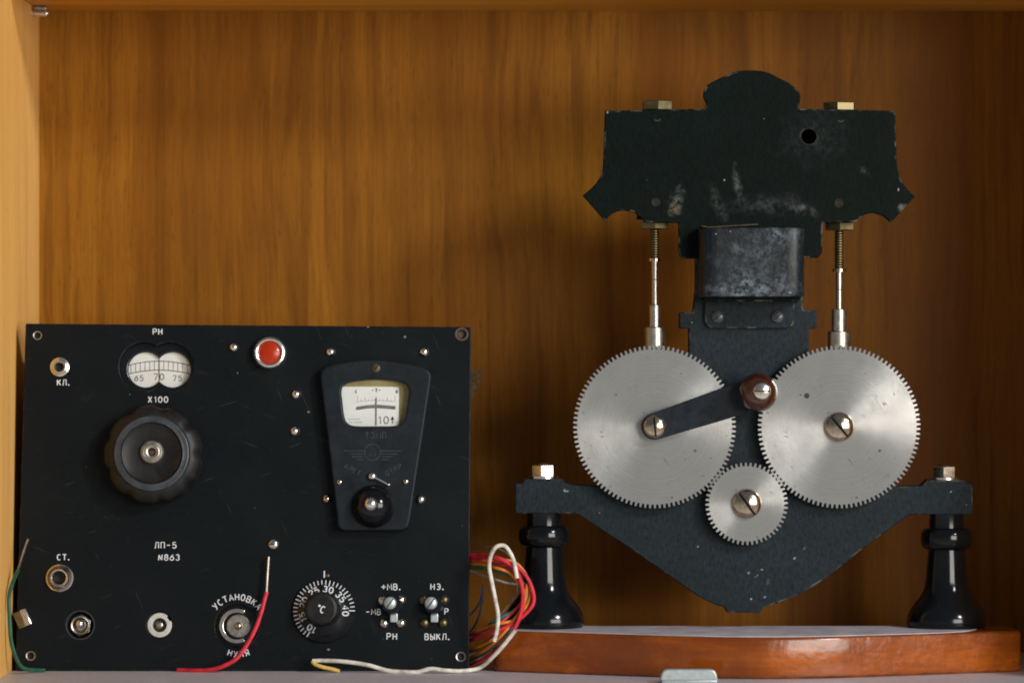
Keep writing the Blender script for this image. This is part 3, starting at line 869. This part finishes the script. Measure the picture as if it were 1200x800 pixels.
# board: straight back, front edge bowed towards the viewer
Lx, Rx = -312.0, 306.0
plan = [(Lx, 6), (Lx + 60, 34), (-8, 146), (Rx - 60, 34), (Rx, 6), (Rx, -62), (Rx - 14, -75), (Lx + 14, -75), (Lx, -62)]
outl = round_poly(plan, [12, 90, 130, 90, 8, 8, 8, 8, 8], 10)
bd = prism([outl], 0, TOPB, 4.0, 3)
bd.transform(Matrix(((1, 0, 0, 0), (0, 0, 1, 0), (0, 1, 0, 0), (0, 0, 0, 1))))   # plan to frame: (x, up, towards viewer)
bm = bmesh.new(); bm.from_mesh(bd); bmesh.ops.recalc_face_normals(bm, faces=bm.faces); bm.to_mesh(bd); bm.free()
board = link('base_board', bd, M['board'], GR)
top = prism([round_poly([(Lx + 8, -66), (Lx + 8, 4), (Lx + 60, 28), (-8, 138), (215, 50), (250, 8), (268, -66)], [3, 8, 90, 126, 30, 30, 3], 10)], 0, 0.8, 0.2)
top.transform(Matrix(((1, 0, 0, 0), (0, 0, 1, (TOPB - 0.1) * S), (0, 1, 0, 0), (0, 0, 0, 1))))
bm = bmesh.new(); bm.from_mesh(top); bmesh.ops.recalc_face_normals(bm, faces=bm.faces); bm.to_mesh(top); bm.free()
link('pale_top', top, M['pale_film'], board)  # thin pale lavender sheet over the board top
def upright(me):
    """Lathe about z turned so that z becomes the frame's up axis."""
    me.transform(Matrix.Rotation(-PI / 2, 4, 'X'))
    return me

YC = 45.0             # column axis depth
for (uc, ring_v, neck_v) in ((637.8, 627.3, 601.5), (1109.3, 630.3, 602.5)):
    cx, cy, cz = G.local(uc, 737, YC)
    def hh(v): return (400 - v) * (D + YC) / D - FLOOR
    z1 = hh(neck_v); zr = hh(ring_v)
    prof = [(0, TOPB + 0.9), (45.6, TOPB + 0.9), (47.0, TOPB + 3), (46.9, TOPB + 10), (45.6, TOPB + 16), (42.6, TOPB + 22.5), (38.2, TOPB + 28.5), (33.2, TOPB + 34.5), (29.4, TOPB + 40), (26.6, TOPB + 47), (24.6, TOPB + 58), (23.0, TOPB + 77),
            (21.6, zr - 13.5), (24, zr - 13), (27.6, zr - 11.4), (30.0, zr - 7), (30.8, zr - 1), (30.2, zr + 6), (28.2, zr + 10.4), (25, zr + 12.2), (20.6, zr + 12.6), (20.2, z1 - 3), (20.6, z1 + 1), (0, z1 + 1)]
    link('column', upright(lathe(prof, 72)), M['gloss_black'], GR, (cx, 0, -YC), 40)

# lower plate
HP = -26.0            # its front face (towards viewer is positive)
lower_px = ([(604, 566), (612.5, 566), (614.5, 561), (658, 560.5), (663, 566), (672, 568), (700, 569), (735, 520), (790, 430), (807.5, 412), (807.5, 385), (796.5, 385), (796.5, 366), (812, 366), (815, 340), (815, 275), (941, 275), (941, 340),
             (941, 363), (957, 364), (957, 385), (948, 385), (948, 412), (960, 430), (1020, 520), (1052, 570), (1081, 568.5), (1087, 562), (1131, 562), (1133, 566), (1140, 566.5), (1140, 602.5),
             (1066, 602.5), (1012, 642)]
            + catmull([(985, 664), (965, 679), (940, 694), (915, 705), (894, 711.5)], 5) + [(891.5, 717.5), (852, 717.5), (849, 711.5)]
            + catmull([(838, 708), (818, 698), (795, 682), (765, 660.5), (735, 640)], 5) + [(676, 601.5), (604, 601.5)])
chips = []
for (u, v, r) in ((877, 671, 1.6), (887, 674.5, 2.0), (892, 667, 1.5), (900, 681.5, 2.6), (943, 642, 1.8), (896, 699, 1.5), (931, 654, 1.7), (662, 575, 1.7), (818, 640, 1.2)):
    a, b = G.at(u, v, HP); chips.append((a, b, r * 1.5, r * 1.1, u, (0.50, 0.54, 0.55), 2.2))
cast_low = mat_cast('grey_blue_cast_paint', (0.0078, 0.0125, 0.0155), (0.0138, 0.0208, 0.0255), chips, 0.8, 0.62, 0.14)
lp = link('lower_plate', prism([G.outline(lower_px, HP)], HP - 34, HP, 1.6), cast_low, GR)

# head plate
HH = -2.0
head_px = ([(709, 130), (826, 127.5)] + catmull([(828, 121), (824.5, 112), (828, 101), (840, 93.5), (852, 88), (862, 84), (880, 82.5), (898, 84.5), (912, 91), (927, 99), (937, 109), (937.5, 119), (934.5, 127.5)], 4)
           + [(1049, 130)] + catmull([(1050, 160), (1051, 190), (1053.5, 204), (1058.5, 215), (1065, 223.5), (1072.5, 230)], 4) + [(1044.5, 260.5)] + catmull([(1036, 253), (1024, 249.5), (1013, 252), (1003, 260)], 4)
           + [(964, 261)] + [(963.5, 297), (958, 302), (800, 303), (795.5, 298)] + [(795, 261)] + catmull([(757, 261), (746, 250.5), (731, 246.5), (718, 250), (709, 259)], 4)
           + [(683, 229)] + catmull([(691, 222.5), (699, 214), (705, 203), (707, 190), (708, 160)], 4))
def gs(u, v): return G.at(u, v, HH)
sm = []
for (u, v, rx, ry, ang, col, k) in ((864, 215, 6, 30, 0.15, (0.20, 0.21, 0.19), 0.8), (842, 240, 9, 28, 0.35, (0.16, 0.17, 0.16), 0.7), (794, 234, 10, 20, -0.2, (0.22, 0.23, 0.22), 0.9),
                                   (790, 245, 7, 9, 0, (0.42, 0.32, 0.20), 1.0), (940, 245, 24, 8, -0.4, (0.20, 0.20, 0.18), 0.8), (900, 240, 60, 16, 0.0, (0.09, 0.10, 0.10), 0.7),
                                   (955, 158, 50, 45, 0.3, (0.045, 0.055, 0.055), 0.6), (1058, 243, 7, 5, 0.4, (0.45, 0.42, 0.36), 1.0), (1012, 200, 12, 5, -0.5, (0.12, 0.11, 0.09), 0.7)):
    a, b = gs(u, v); sm.append((a, b, rx, ry, ang, col, k))
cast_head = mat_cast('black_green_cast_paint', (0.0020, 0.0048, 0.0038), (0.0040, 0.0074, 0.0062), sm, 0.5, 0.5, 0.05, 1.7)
ha, hb = gs(948, 160)
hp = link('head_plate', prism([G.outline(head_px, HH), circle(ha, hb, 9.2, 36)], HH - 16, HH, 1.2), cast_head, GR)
link('hole_rim', lathe([(8.9, HH - 5), (9.0, HH + 0.15), (9.9, HH + 0.3), (10.2, HH - 0.2)], 36), M['dull_stud'], hp, (ha, hb, 0))
for u, v in ((768.5, 237), (983, 238), (770, 137), (985, 138)):
    a, b = gs(u, v)
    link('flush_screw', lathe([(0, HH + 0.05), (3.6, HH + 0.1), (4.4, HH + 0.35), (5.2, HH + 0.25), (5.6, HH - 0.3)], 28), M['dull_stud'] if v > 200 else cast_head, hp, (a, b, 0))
# connecting blocks behind the head that carry the adjusting rods
for u in (767.5, 983.5):
    a0, b0, _ = G.local(u - 21, 257, 30); a1, b1, _ = G.local(u + 21, 129.5, 30)
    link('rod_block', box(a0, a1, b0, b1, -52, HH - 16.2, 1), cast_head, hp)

a0, b0, _ = G.local(730, 238, 30); a1, b1, _ = G.local(1030, 136, 30)
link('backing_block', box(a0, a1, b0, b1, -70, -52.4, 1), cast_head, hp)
# bent guard cover with its flange
cov = mat_cast('dusty_guard_paint', (0.0035, 0.0055, 0.0065), (0.008, 0.011, 0.013), (), 0.6, 0.5, 0.22)
cnt = cov.node_tree; cb = cnt.nodes['Principled BSDF']
old = cb.inputs['Base Color'].links[0].from_socket
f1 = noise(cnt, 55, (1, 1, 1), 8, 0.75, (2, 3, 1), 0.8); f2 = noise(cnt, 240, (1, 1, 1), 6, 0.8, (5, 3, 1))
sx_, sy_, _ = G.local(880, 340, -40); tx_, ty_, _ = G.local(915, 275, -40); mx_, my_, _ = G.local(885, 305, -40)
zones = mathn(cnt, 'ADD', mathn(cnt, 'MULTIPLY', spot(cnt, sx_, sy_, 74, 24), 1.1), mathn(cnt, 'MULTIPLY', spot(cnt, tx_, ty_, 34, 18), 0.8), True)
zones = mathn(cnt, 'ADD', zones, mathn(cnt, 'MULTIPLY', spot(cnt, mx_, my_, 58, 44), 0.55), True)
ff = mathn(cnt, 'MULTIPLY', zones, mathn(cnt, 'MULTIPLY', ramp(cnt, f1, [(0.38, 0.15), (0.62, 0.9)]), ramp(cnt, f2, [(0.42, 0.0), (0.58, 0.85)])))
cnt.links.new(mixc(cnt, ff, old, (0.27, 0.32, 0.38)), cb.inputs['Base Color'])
cb.inputs['Roughness'].default_value = 0.36
x0, yb_, _ = G.local(819.5, 347.5, -40); x1, yt_, _ = G.local(943.5, 266.5, -40)
plan = round_poly([(x0, HH - 4), (x0, 44), (x1, 44), (x1, HH - 4)], [0, 20, 20, 0], 7)
pv = prism([plan], 0, yt_ - yb_, 1.8, 2)
pv.transform(Matrix(((1, 0, 0, 0), (0, 0, 1, yb_ * S), (0, 1, 0, 0), (0, 0, 0, 1))))
bm = bmesh.new(); bm.from_mesh(pv); bmesh.ops.recalc_face_normals(bm, faces=bm.faces); bm.to_mesh(pv); bm.free()
gc = link('guard_cover', pv, cov, GR)
fl = round_poly(G.outline([(826, 343), (931, 343), (931, 384.5), (826, 384.5)], HP + 5), [0, 0, 12, 12], 6)
fg = link('flange', prism([fl], HP + 0.4, HP + 6, 1.0), cast_low, gc)
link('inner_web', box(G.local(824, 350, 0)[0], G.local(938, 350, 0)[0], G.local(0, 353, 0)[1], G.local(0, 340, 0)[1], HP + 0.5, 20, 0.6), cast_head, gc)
for u in (841, 911):
    a, b = G.at(u, 371, HP + 6)
    dome_screw(7.6, 4.2, 1.5, 0.6, M['bakelite_grey'], M['dark_slot'], 'screw', fg, (a, b, HP + 6))
a, b, _ = G.local(822, 265, 5); a9, b9, _ = G.local(888, 263, 5)
link('bent_wire', tubes([[(a, b, HH + 2), (a + 8, b - 1.5, HH + 2.5), (a9, b9, HH + 2)]], 0.9, 1), M['dark_brass'], gc)

# hexagon heads, rods and sleeves
def hexagon(r, z0, z1, a0=0.0):
    return lathe([(0, z0), (r * 0.95, z0), (r, z0 + 0.8), (r, z1 - 0.8), (r * 0.95, z1), (0, z1)], 6, a0)
RY = 34.0
def hv(v, Y=RY): return (400 - v) * (D + Y) / D - FLOOR
for (u, n0, n1, r, spec) in ((767.3, 259.5, 268.5, 18.5, dict(th=(268, 303, 4.6), col=(303, 306, 7.4), rod=(306, 358, 3.8), sl=(357, 384, 6.8), bu=(383, 412, 12.2))),
                             (983.3, 261, 270, 18.5, dict(th=(270, 315, 4.6), col=(315, 318.5, 8.0), rod=(318, 364, 3.7), sl=(362, 388.5, 8.8), bu=(388, 414, 13.6)))):
    cx = G.local(u, 300, RY)[0]
    rod = link('adjusting_rod', upright(lathe([(spec['rod'][2], hv(spec['rod'][1])), (spec['rod'][2], hv(spec['rod'][0] + 22)), (spec['rod'][2] - 0.5, hv(spec['rod'][0] + 21.5)), (spec['rod'][2], hv(spec['rod'][0] + 21)), (spec['rod'][2] + 0.3, hv(spec['rod'][0]))], 32)), M['dull_steel'], GR, (cx, 0, -RY))
    v0, v1, tr = spec['th']
    prof = []
    n = int((v1 - v0) / 2.9)
    for k in range(n + 1):
        zz = hv(v0 + (v1 - v0) * k / n)
        prof += [(tr + 1.1, zz + 0.5), (tr + 1.1, zz - 0.3), (tr - 0.5, zz - 1.2)]
    link('thread', upright(lathe(prof, 28)), M['brass'], rod, (0, 0, 0), 25)
    v0, v1, cr = spec['col']; link('collar', upright(lathe([(0, hv(v1)), (cr, hv(v1)), (cr, hv(v0)), (0, hv(v0))], 32)), M['bronze_screw'], rod)
    v0, v1, cr = spec['sl']; link('sleeve', upright(lathe([(0, hv(v1)), (cr, hv(v1)), (cr, hv(v0) - 0.8), (cr - 0.8, hv(v0)), (0, hv(v0))], 40)), M['dull_steel'], rod)
    v0, v1, cr = spec['bu']; link('bush', upright(lathe([(0, hv(v1)), (cr, hv(v1)), (cr, hv(v0) - 1), (cr - 1, hv(v0)), (0, hv(v0))], 40)), M['dull_steel'], rod)
    link('hexagon_nut', upright(hexagon(r, hv(n1), hv(n0), 0.52)), M['brass'], rod)
for (u, v0, v1, r, a0) in ((770, 118.5, 129.5, 19, 0.57), (983.5, 120.5, 130, 20.5, 0.36)):
    cx = G.local(u, 120, RY)[0]
    link('hexagon_nut', upright(hexagon(r, hv(v1), hv(v0), a0)), M['brass'], hp, (cx, 0, -RY))
for (u, v0, v1, wv) in ((637, 544.5, 557.5, 561.0), (1107, 546, 559.5, 562.6)):
    cx = G.local(u, 550, YC)[0]
    bo = link('hexagon_bolt', upright(hexagon(14.2, hv(v1, YC), hv(v0, YC), 0.35)), M['nickel'], GR, (cx, 0, -YC))
    link('washer', upright(lathe([(0, hv(wv, YC)), (18, hv(wv, YC)), (18, hv(v1, YC) + 0.2), (0, hv(v1, YC) + 0.2)], 40)), M['steel'], bo)
    link('bolt_end', upright(lathe([(0, hv(v0 - 2.2, YC)), (7, hv(v0 - 2.0, YC)), (9, hv(v0, YC) - 0.5), (9, hv(v0, YC) - 1)], 28)), M['dark_brass'], bo)

# gears
def gear_outline(n, r_out, r_root, phase=0.0):
    pts = []
    for k in range(n):
        a = phase + 2 * PI * k / n; p = 2 * PI / n
        for (f, r) in ((-0.29, r_root), (-0.17, r_out), (0.17, r_out), (0.29, r_root)):
            pts.append((r * math.cos(a + f * p), r * math.sin(a + f * p)))
    return pts
def gear_mesh(n, r_out, r_root, phase, h, c=0.35):
    out = gear_outline(n, r_out, r_root, phase); m = len(out)
    V, F, rings = [], [], []
    def ring(pts, z):
        rings.append(list(range(len(V), len(V) + m))); V.extend((x, y, z) for x, y in pts)
    def scaled(d): return [(x * (1 - d / math.hypot(x, y)), y * (1 - d / math.hypot(x, y))) for x, y in out]
    flat = [[(r * math.cos(math.atan2(y, x)), r * math.sin(math.atan2(y, x))) for x, y in out] for r in (r_root * 0.3, r_root * 0.7, r_root - 2)]
    for f in flat: ring(f, 0)
    ring(scaled(c), 0); ring(out, c); ring(out, h - c); ring(scaled(c), h)
    for f in reversed(flat): ring(f, h)
    for p, q in zip(rings, rings[1:]):
        for k in range(m): F.append((p[k], p[(k + 1) % m], q[(k + 1) % m], q[k]))
    F.append(tuple(rings[0])); F.append(tuple(rings[-1]))
    return from_data(V, F)
def gear(u, v, n, r_out, r_root, phase, z0, z1):
    a, b = G.at(u, v, z1)
    return link('gear', gear_mesh(n, r_out, r_root, phase, z1 - z0), M['gear'], GR, (a, b, z0), 30), a, b
N1, N2 = 104, 52
dx, dy = 108.0, -90.0
th1 = math.atan2(dy, dx); th2 = math.atan2(dy, -dx)
ph_small = 0.02
def mesh_phase(theta, n_big):      # tooth gap of the big gear faces a tooth of the small one
    fs = ((theta + PI - ph_small) / (2 * PI / N2)) % 1.0
    return theta + (0.5 + fs) * 2 * PI / n_big
g1, g1a, g1b = gear(767, 500, N1, 95.6, 91.0, mesh_phase(th1, N1), -17, -9)
g2, g2a, g2b = gear(983.3, 500, N1, 95.6, 91.0, mesh_phase(th2, N1), -17, -9)
link('pin_hole', lathe([(0, 8.02), (2.3, 8.04), (2.6, 8.25), (3.0, 8.2), (3.2, 7.9)], 20), M['dark_slot'], g2, (-38, 36.5, 0))
g3, g3a, g3b = gear(875, 590, N2, 48.6, 44.2, ph_small, -17, -9)
for g, r in ((g1, 12), (g2, 14), (g3, 14)):      # arbors behind the gears
    link('arbor', lathe([(0, -10), (r, -10), (r, -0.2), (0, -0.2)], 40), M['dull_steel'], g)
dome_screw(17.4, 11, 2.8, math.radians(-50), M['bronze_screw'], M['dark_slot'], 'slotted_screw', g2, (0, 0, 8))
dome_screw(17.4, 11, 2.8, math.radians(-54), M['bronze_screw'], M['dark_slot'], 'slotted_screw', g3, (0, 0, 8))

# crank
ca_, cb_ = G.at(767, 499.5, 0); cc_, cd_ = G.at(886, 460.5, 0)
L = math.hypot(cc_ - ca_, cd_ - cb_); ca = math.atan2(cd_ - cb_, cc_ - ca_)
arm = circle(0, 0, 15.5, 20, PI / 2, 3 * PI / 2) + circle(L, 0, 19.5, 24, -PI / 2, PI / 2)
arm = [(x * math.cos(ca) - y * math.sin(ca), x * math.sin(ca) + y * math.cos(ca)) for x, y in arm]
crank_mat = mat_plain('blued_steel', (0.008, 0.012, 0.017), 0.30, spec=0.25, nscale=120, var=0.4)
cr = link('crank', prism([arm], 0, 6, 1.0), crank_mat, GR, (ca_, cb_, -1))
link('hub', lathe([(0, -8), (11, -8), (11, 0.2), (0, 0.2)], 32), M['dull_steel'], cr)
dome_screw(13.2, 8, 2.2, math.radians(96), M['bronze_screw'], M['dark_slot'], 'slotted_screw', cr, (0, 0, 6))
ka_, kb_ = G.at(888, 459.5, 22)
kb = link('crank_knob', lathe([(0, 0.2), (13, 0.2), (14, 3), (17, 7), (20.8, 13), (22.6, 20), (22.6, 26), (20.8, 33), (17, 39), (12, 43), (9, 44.2), (0, 44.4)], 72), M['red_knob'], cr, (ka_ - ca_, kb_ - cb_, 6))
sa_, sb_ = G.at(893, 458, 48)
dome_screw(10.2, 5.5, 1.7, 0.02, M['nickel'], M['dark_slot'], 'slotted_screw', kb, (sa_ - ka_, sb_ - kb_, 43.0))

# ------------------------------------------------------------------ shelf fittings
def tag(o, label, cat, group=None):
    o['label'] = label; o['category'] = cat
    if group: o['group'] = group
    return o
e = bpy.data.objects.new('shelf_pin', None); COL.objects.link(e)
px, py, pz = world_pt(36, 16, 220)
e.location = Vector((WX, 220, pz)) * S
tag(e, 'small chrome shelf support pin in the top left corner of the cabinet', 'shelf pin')
link('pin', moved(lathe([(0, 0), (4.4, 0), (4.6, 1), (4.6, 3), (3.9, 3.6), (3.9, 15), (4.8, 15.6), (5, 18), (4.4, 19.2), (0, 19.4)], 32), 0, 0, 0, Matrix.Rotation(PI / 2, 4, 'Y')), M['steel'], e)
link('rubber_pad', box(3, 18, -7, 7, 3.8, 8.0, 1), M['dull_steel'], e)

e = bpy.data.objects.new('glass_clip', None); COL.objects.link(e)
gx = world_pt(807, 790, -168)
e.location = Vector((gx[0], -168, 0)) * S
tag(e, 'grey metal glass-door clip standing at the front edge of the shelf', 'clip')
tp = world_pt(807, 783.2, -168)[2]
cp = prism([round_poly([(-33.5, 0), (33.5, 0), (30.5, tp), (-30, tp)], [0, 0, 7, 7], 6)], -5, 5, 1.8)
link('clip_plate', moved(cp, 0, 0, 0, Matrix.Rotation(PI / 2, 4, 'X')), M['clip_metal'], e)
link('clip_foot', box(-31, 31, -14, 22, 0.2, 4, 1.2), M['clip_metal'], e)

# ------------------------------------------------------------------ loose wires
def wire(label, mat, pts, r, name='wire', group='wires gathered beside the pH meter', extra=(), front=None):
    if front is not None:      # leaves the back of the panel and comes forward past its edge
        q = []
        for u, v, Y in pts:
            t = min(1.0, max(0.0, (582 - u) / 38)); t = t * t * (3 - 2 * t)
            q.append((u, v, front + (34 - front) * t))
        pts = q
    rnd = random.Random(label)
    pts = [pts[0]] + [(u + rnd.uniform(-0.7, 0.7), v + rnd.uniform(-0.6, 0.6), Y) for u, v, Y in pts[1:-1]] + [pts[-1]]
    path = catmull([world_pt(*p) for p in pts], 8)
    o = link(name, tubes([path], r, 3), mat)
    tag(o, label, 'wire', group)
    for (nm, m2, pp, r2) in extra:
        link(nm, tubes([catmull([world_pt(*p) for p in pp], 6)], r2, 2), m2, o)
    return o
loose = 'loose wire ends in front of the pH meter'
wire('dark green wire with bare tip rising beside the left edge of the black panel', M['w_green'],
     [(52, 786, -12), (44, 785, -20), (33, 783.5, -40), (25, 780, -50), (18, 768, -56), (13, 750, -60), (11, 725, -60), (10.5, 700, -56), (14, 684, -40), (21, 668, -20)], 2.4, group=loose,
     extra=[('bare_end', M['dull_steel'], [(21, 668, -20), (24, 658, -13), (28, 645, -8), (33, 631, -7)], 1.3)])
wire('red wire with bare tinned tip leaning on the front of the black panel', M['w_red'],
     [(208, 784.5, -10), (222, 785.5, -14), (245, 785, -18), (262, 780, -20), (277, 771, -18), (288, 757, -14), (298, 738, -10), (306, 718, -6), (312.5, 693, -1)], 2.5, group=loose,
     extra=[('bare_end', M['dull_steel'], [(312.5, 693, -1), (313.5, 675, 3), (315, 652, 5)], 1.6)])
wire('long white wire lying on the shelf along the foot of the black panel', M['w_white'],
     [(604, 738, -40), (590, 756, -38), (577, 770, -34), (563, 782, -24), (545, 786, -30), (525, 785, -34), (505, 783, -34), (490, 787, -36), (476, 789, -36), (455, 785, -30), (430, 779, -24), (402, 775, -20), (378, 773, -18), (366, 774, -18)], 2.5, group=loose)
wire('short yellow wire end folded back on the shelf at the panel foot', M['w_yellow'],
     [(366, 774.5, -22), (369, 778, -24), (378, 781.5, -25), (390, 784, -25), (398, 786, -24)], 2.3, group=loose)
wire('white wire in an upright hairpin loop right of the black panel', M['w_white'],
     [(579, 751, 18), (583, 738, 16), (584, 722, 14), (581, 702, 12), (576, 682, 12), (573, 664, 14), (575, 650, 16), (581, 641, 18), (588, 638, 20), (595, 642, 22), (601, 655, 24), (606, 677, 26)], 2.4, front=-37)
wire('red wire forming the outermost loop right of the black panel', M['w_red'],
     [(540, 652, 60), (560, 652, 50), (585, 656, 42), (604, 663, 38), (617, 676, 36), (625, 694, 34), (624, 708, 30), (615, 720, 26), (600, 731, 24), (575, 742, 40), (545, 752, 60)], 2.3, front=-27)
wire('thick crimson wire sweeping down to the shelf in front of the other wires', M['w_red'],
     [(540, 650, 40), (562, 650, 32), (585, 654, 24), (602, 664, 18), (611, 682, 12), (613, 702, 8), (609, 722, 4), (598, 743, 0), (583, 760, -4), (565, 773, -8), (548, 780, 4), (535, 781, 24)], 2.5, front=-32)
wire('orange wire curving high over the crimson wires', M['w_orange'],
     [(540, 658, 66), (560, 657, 62), (580, 656, 60), (600, 658, 52), (612, 666, 46), (619, 680, 44), (621, 696, 44), (616, 712, 50), (602, 726, 56), (580, 731, 62), (545, 744, 70)], 1.9, front=-22)
wire('orange wire bending down inside the loop below the crimson wires', M['w_orange'],
     [(540, 661, 56), (562, 661, 46), (582, 665, 36), (596, 671, 30), (606, 681, 30), (614, 694, 34), (613, 710, 38), (602, 727, 34), (586, 746, 30), (568, 762, 34), (545, 773, 50)], 1.9, front=-26)
wire('dark green wire at the outer right side of the wire bundle', M['w_green'],
     [(540, 664, 80), (570, 666, 76), (600, 674, 64), (616, 686, 54), (619, 699, 50), (612, 714, 46), (594, 732, 52), (570, 752, 60), (545, 766, 70)], 2.1, front=-20)
wire('teal wire slanting across the middle of the wire bundle', M['w_teal'],
     [(618, 688, 58), (614, 704, 56), (600, 716, 50), (580, 727, 50), (562, 741, 56), (543, 757, 70)], 2.0, front=-17)
wire('pale grey wire running straight to the taped knot of the bundle', M['w_grey'],
     [(540, 666, 50), (560, 672, 42), (580, 678, 36), (597, 683, 32), (606, 684, 30)], 1.6, front=-16)
wire('thin brown wire hanging from the taped knot of the bundle', M['w_brown'],
     [(606, 680, 32), (605, 692, 34), (599, 704, 38), (588, 718, 46), (578, 732, 56)], 1.5, front=-15)
wire('very thin grey wire arching over the top of the wire bundle', M['w_brown'],
     [(540, 645, 70), (556, 641.5, 66), (574, 640, 62), (590, 645, 56), (602, 656, 50)], 0.9, front=-14)
wire('dark blue wire curling close beside the panel edge, upper one', M['w_blue'],
     [(543, 724, 40), (552, 719, 44), (560, 708, 48), (565, 696, 54), (566, 684, 62)], 1.2, front=20)
wire('dark blue wire curling low beside the panel edge, lower one', M['w_blue'],
     [(543, 745, 50), (554, 736, 52), (562, 720, 56), (566, 702, 60), (567, 688, 66)], 1.2, front=24)
wire('slender red wire on the inner side of the loop, crossing low behind the green ones', M['w_red'],
     [(540, 655, 40), (565, 656, 40), (590, 662, 40), (606, 672, 40), (614, 688, 40), (612, 704, 40), (598, 720, 40), (578, 733, 40), (545, 746, 40)], 1.7, front=-18)
wire('orange wire rising from the foot of the panel into the loop', M['w_orange'],
     [(617, 684, 40), (616, 700, 40), (606, 720, 40), (590, 738, 40), (572, 752, 40), (545, 764, 40)], 1.8, front=-23)
wire('teal green wire low in the bundle just above the crimson one', M['w_teal'],
     [(620, 692, 40), (616, 710, 40), (604, 730, 40), (586, 750, 40), (568, 764, 40), (545, 776, 40)], 1.8, front=-19)
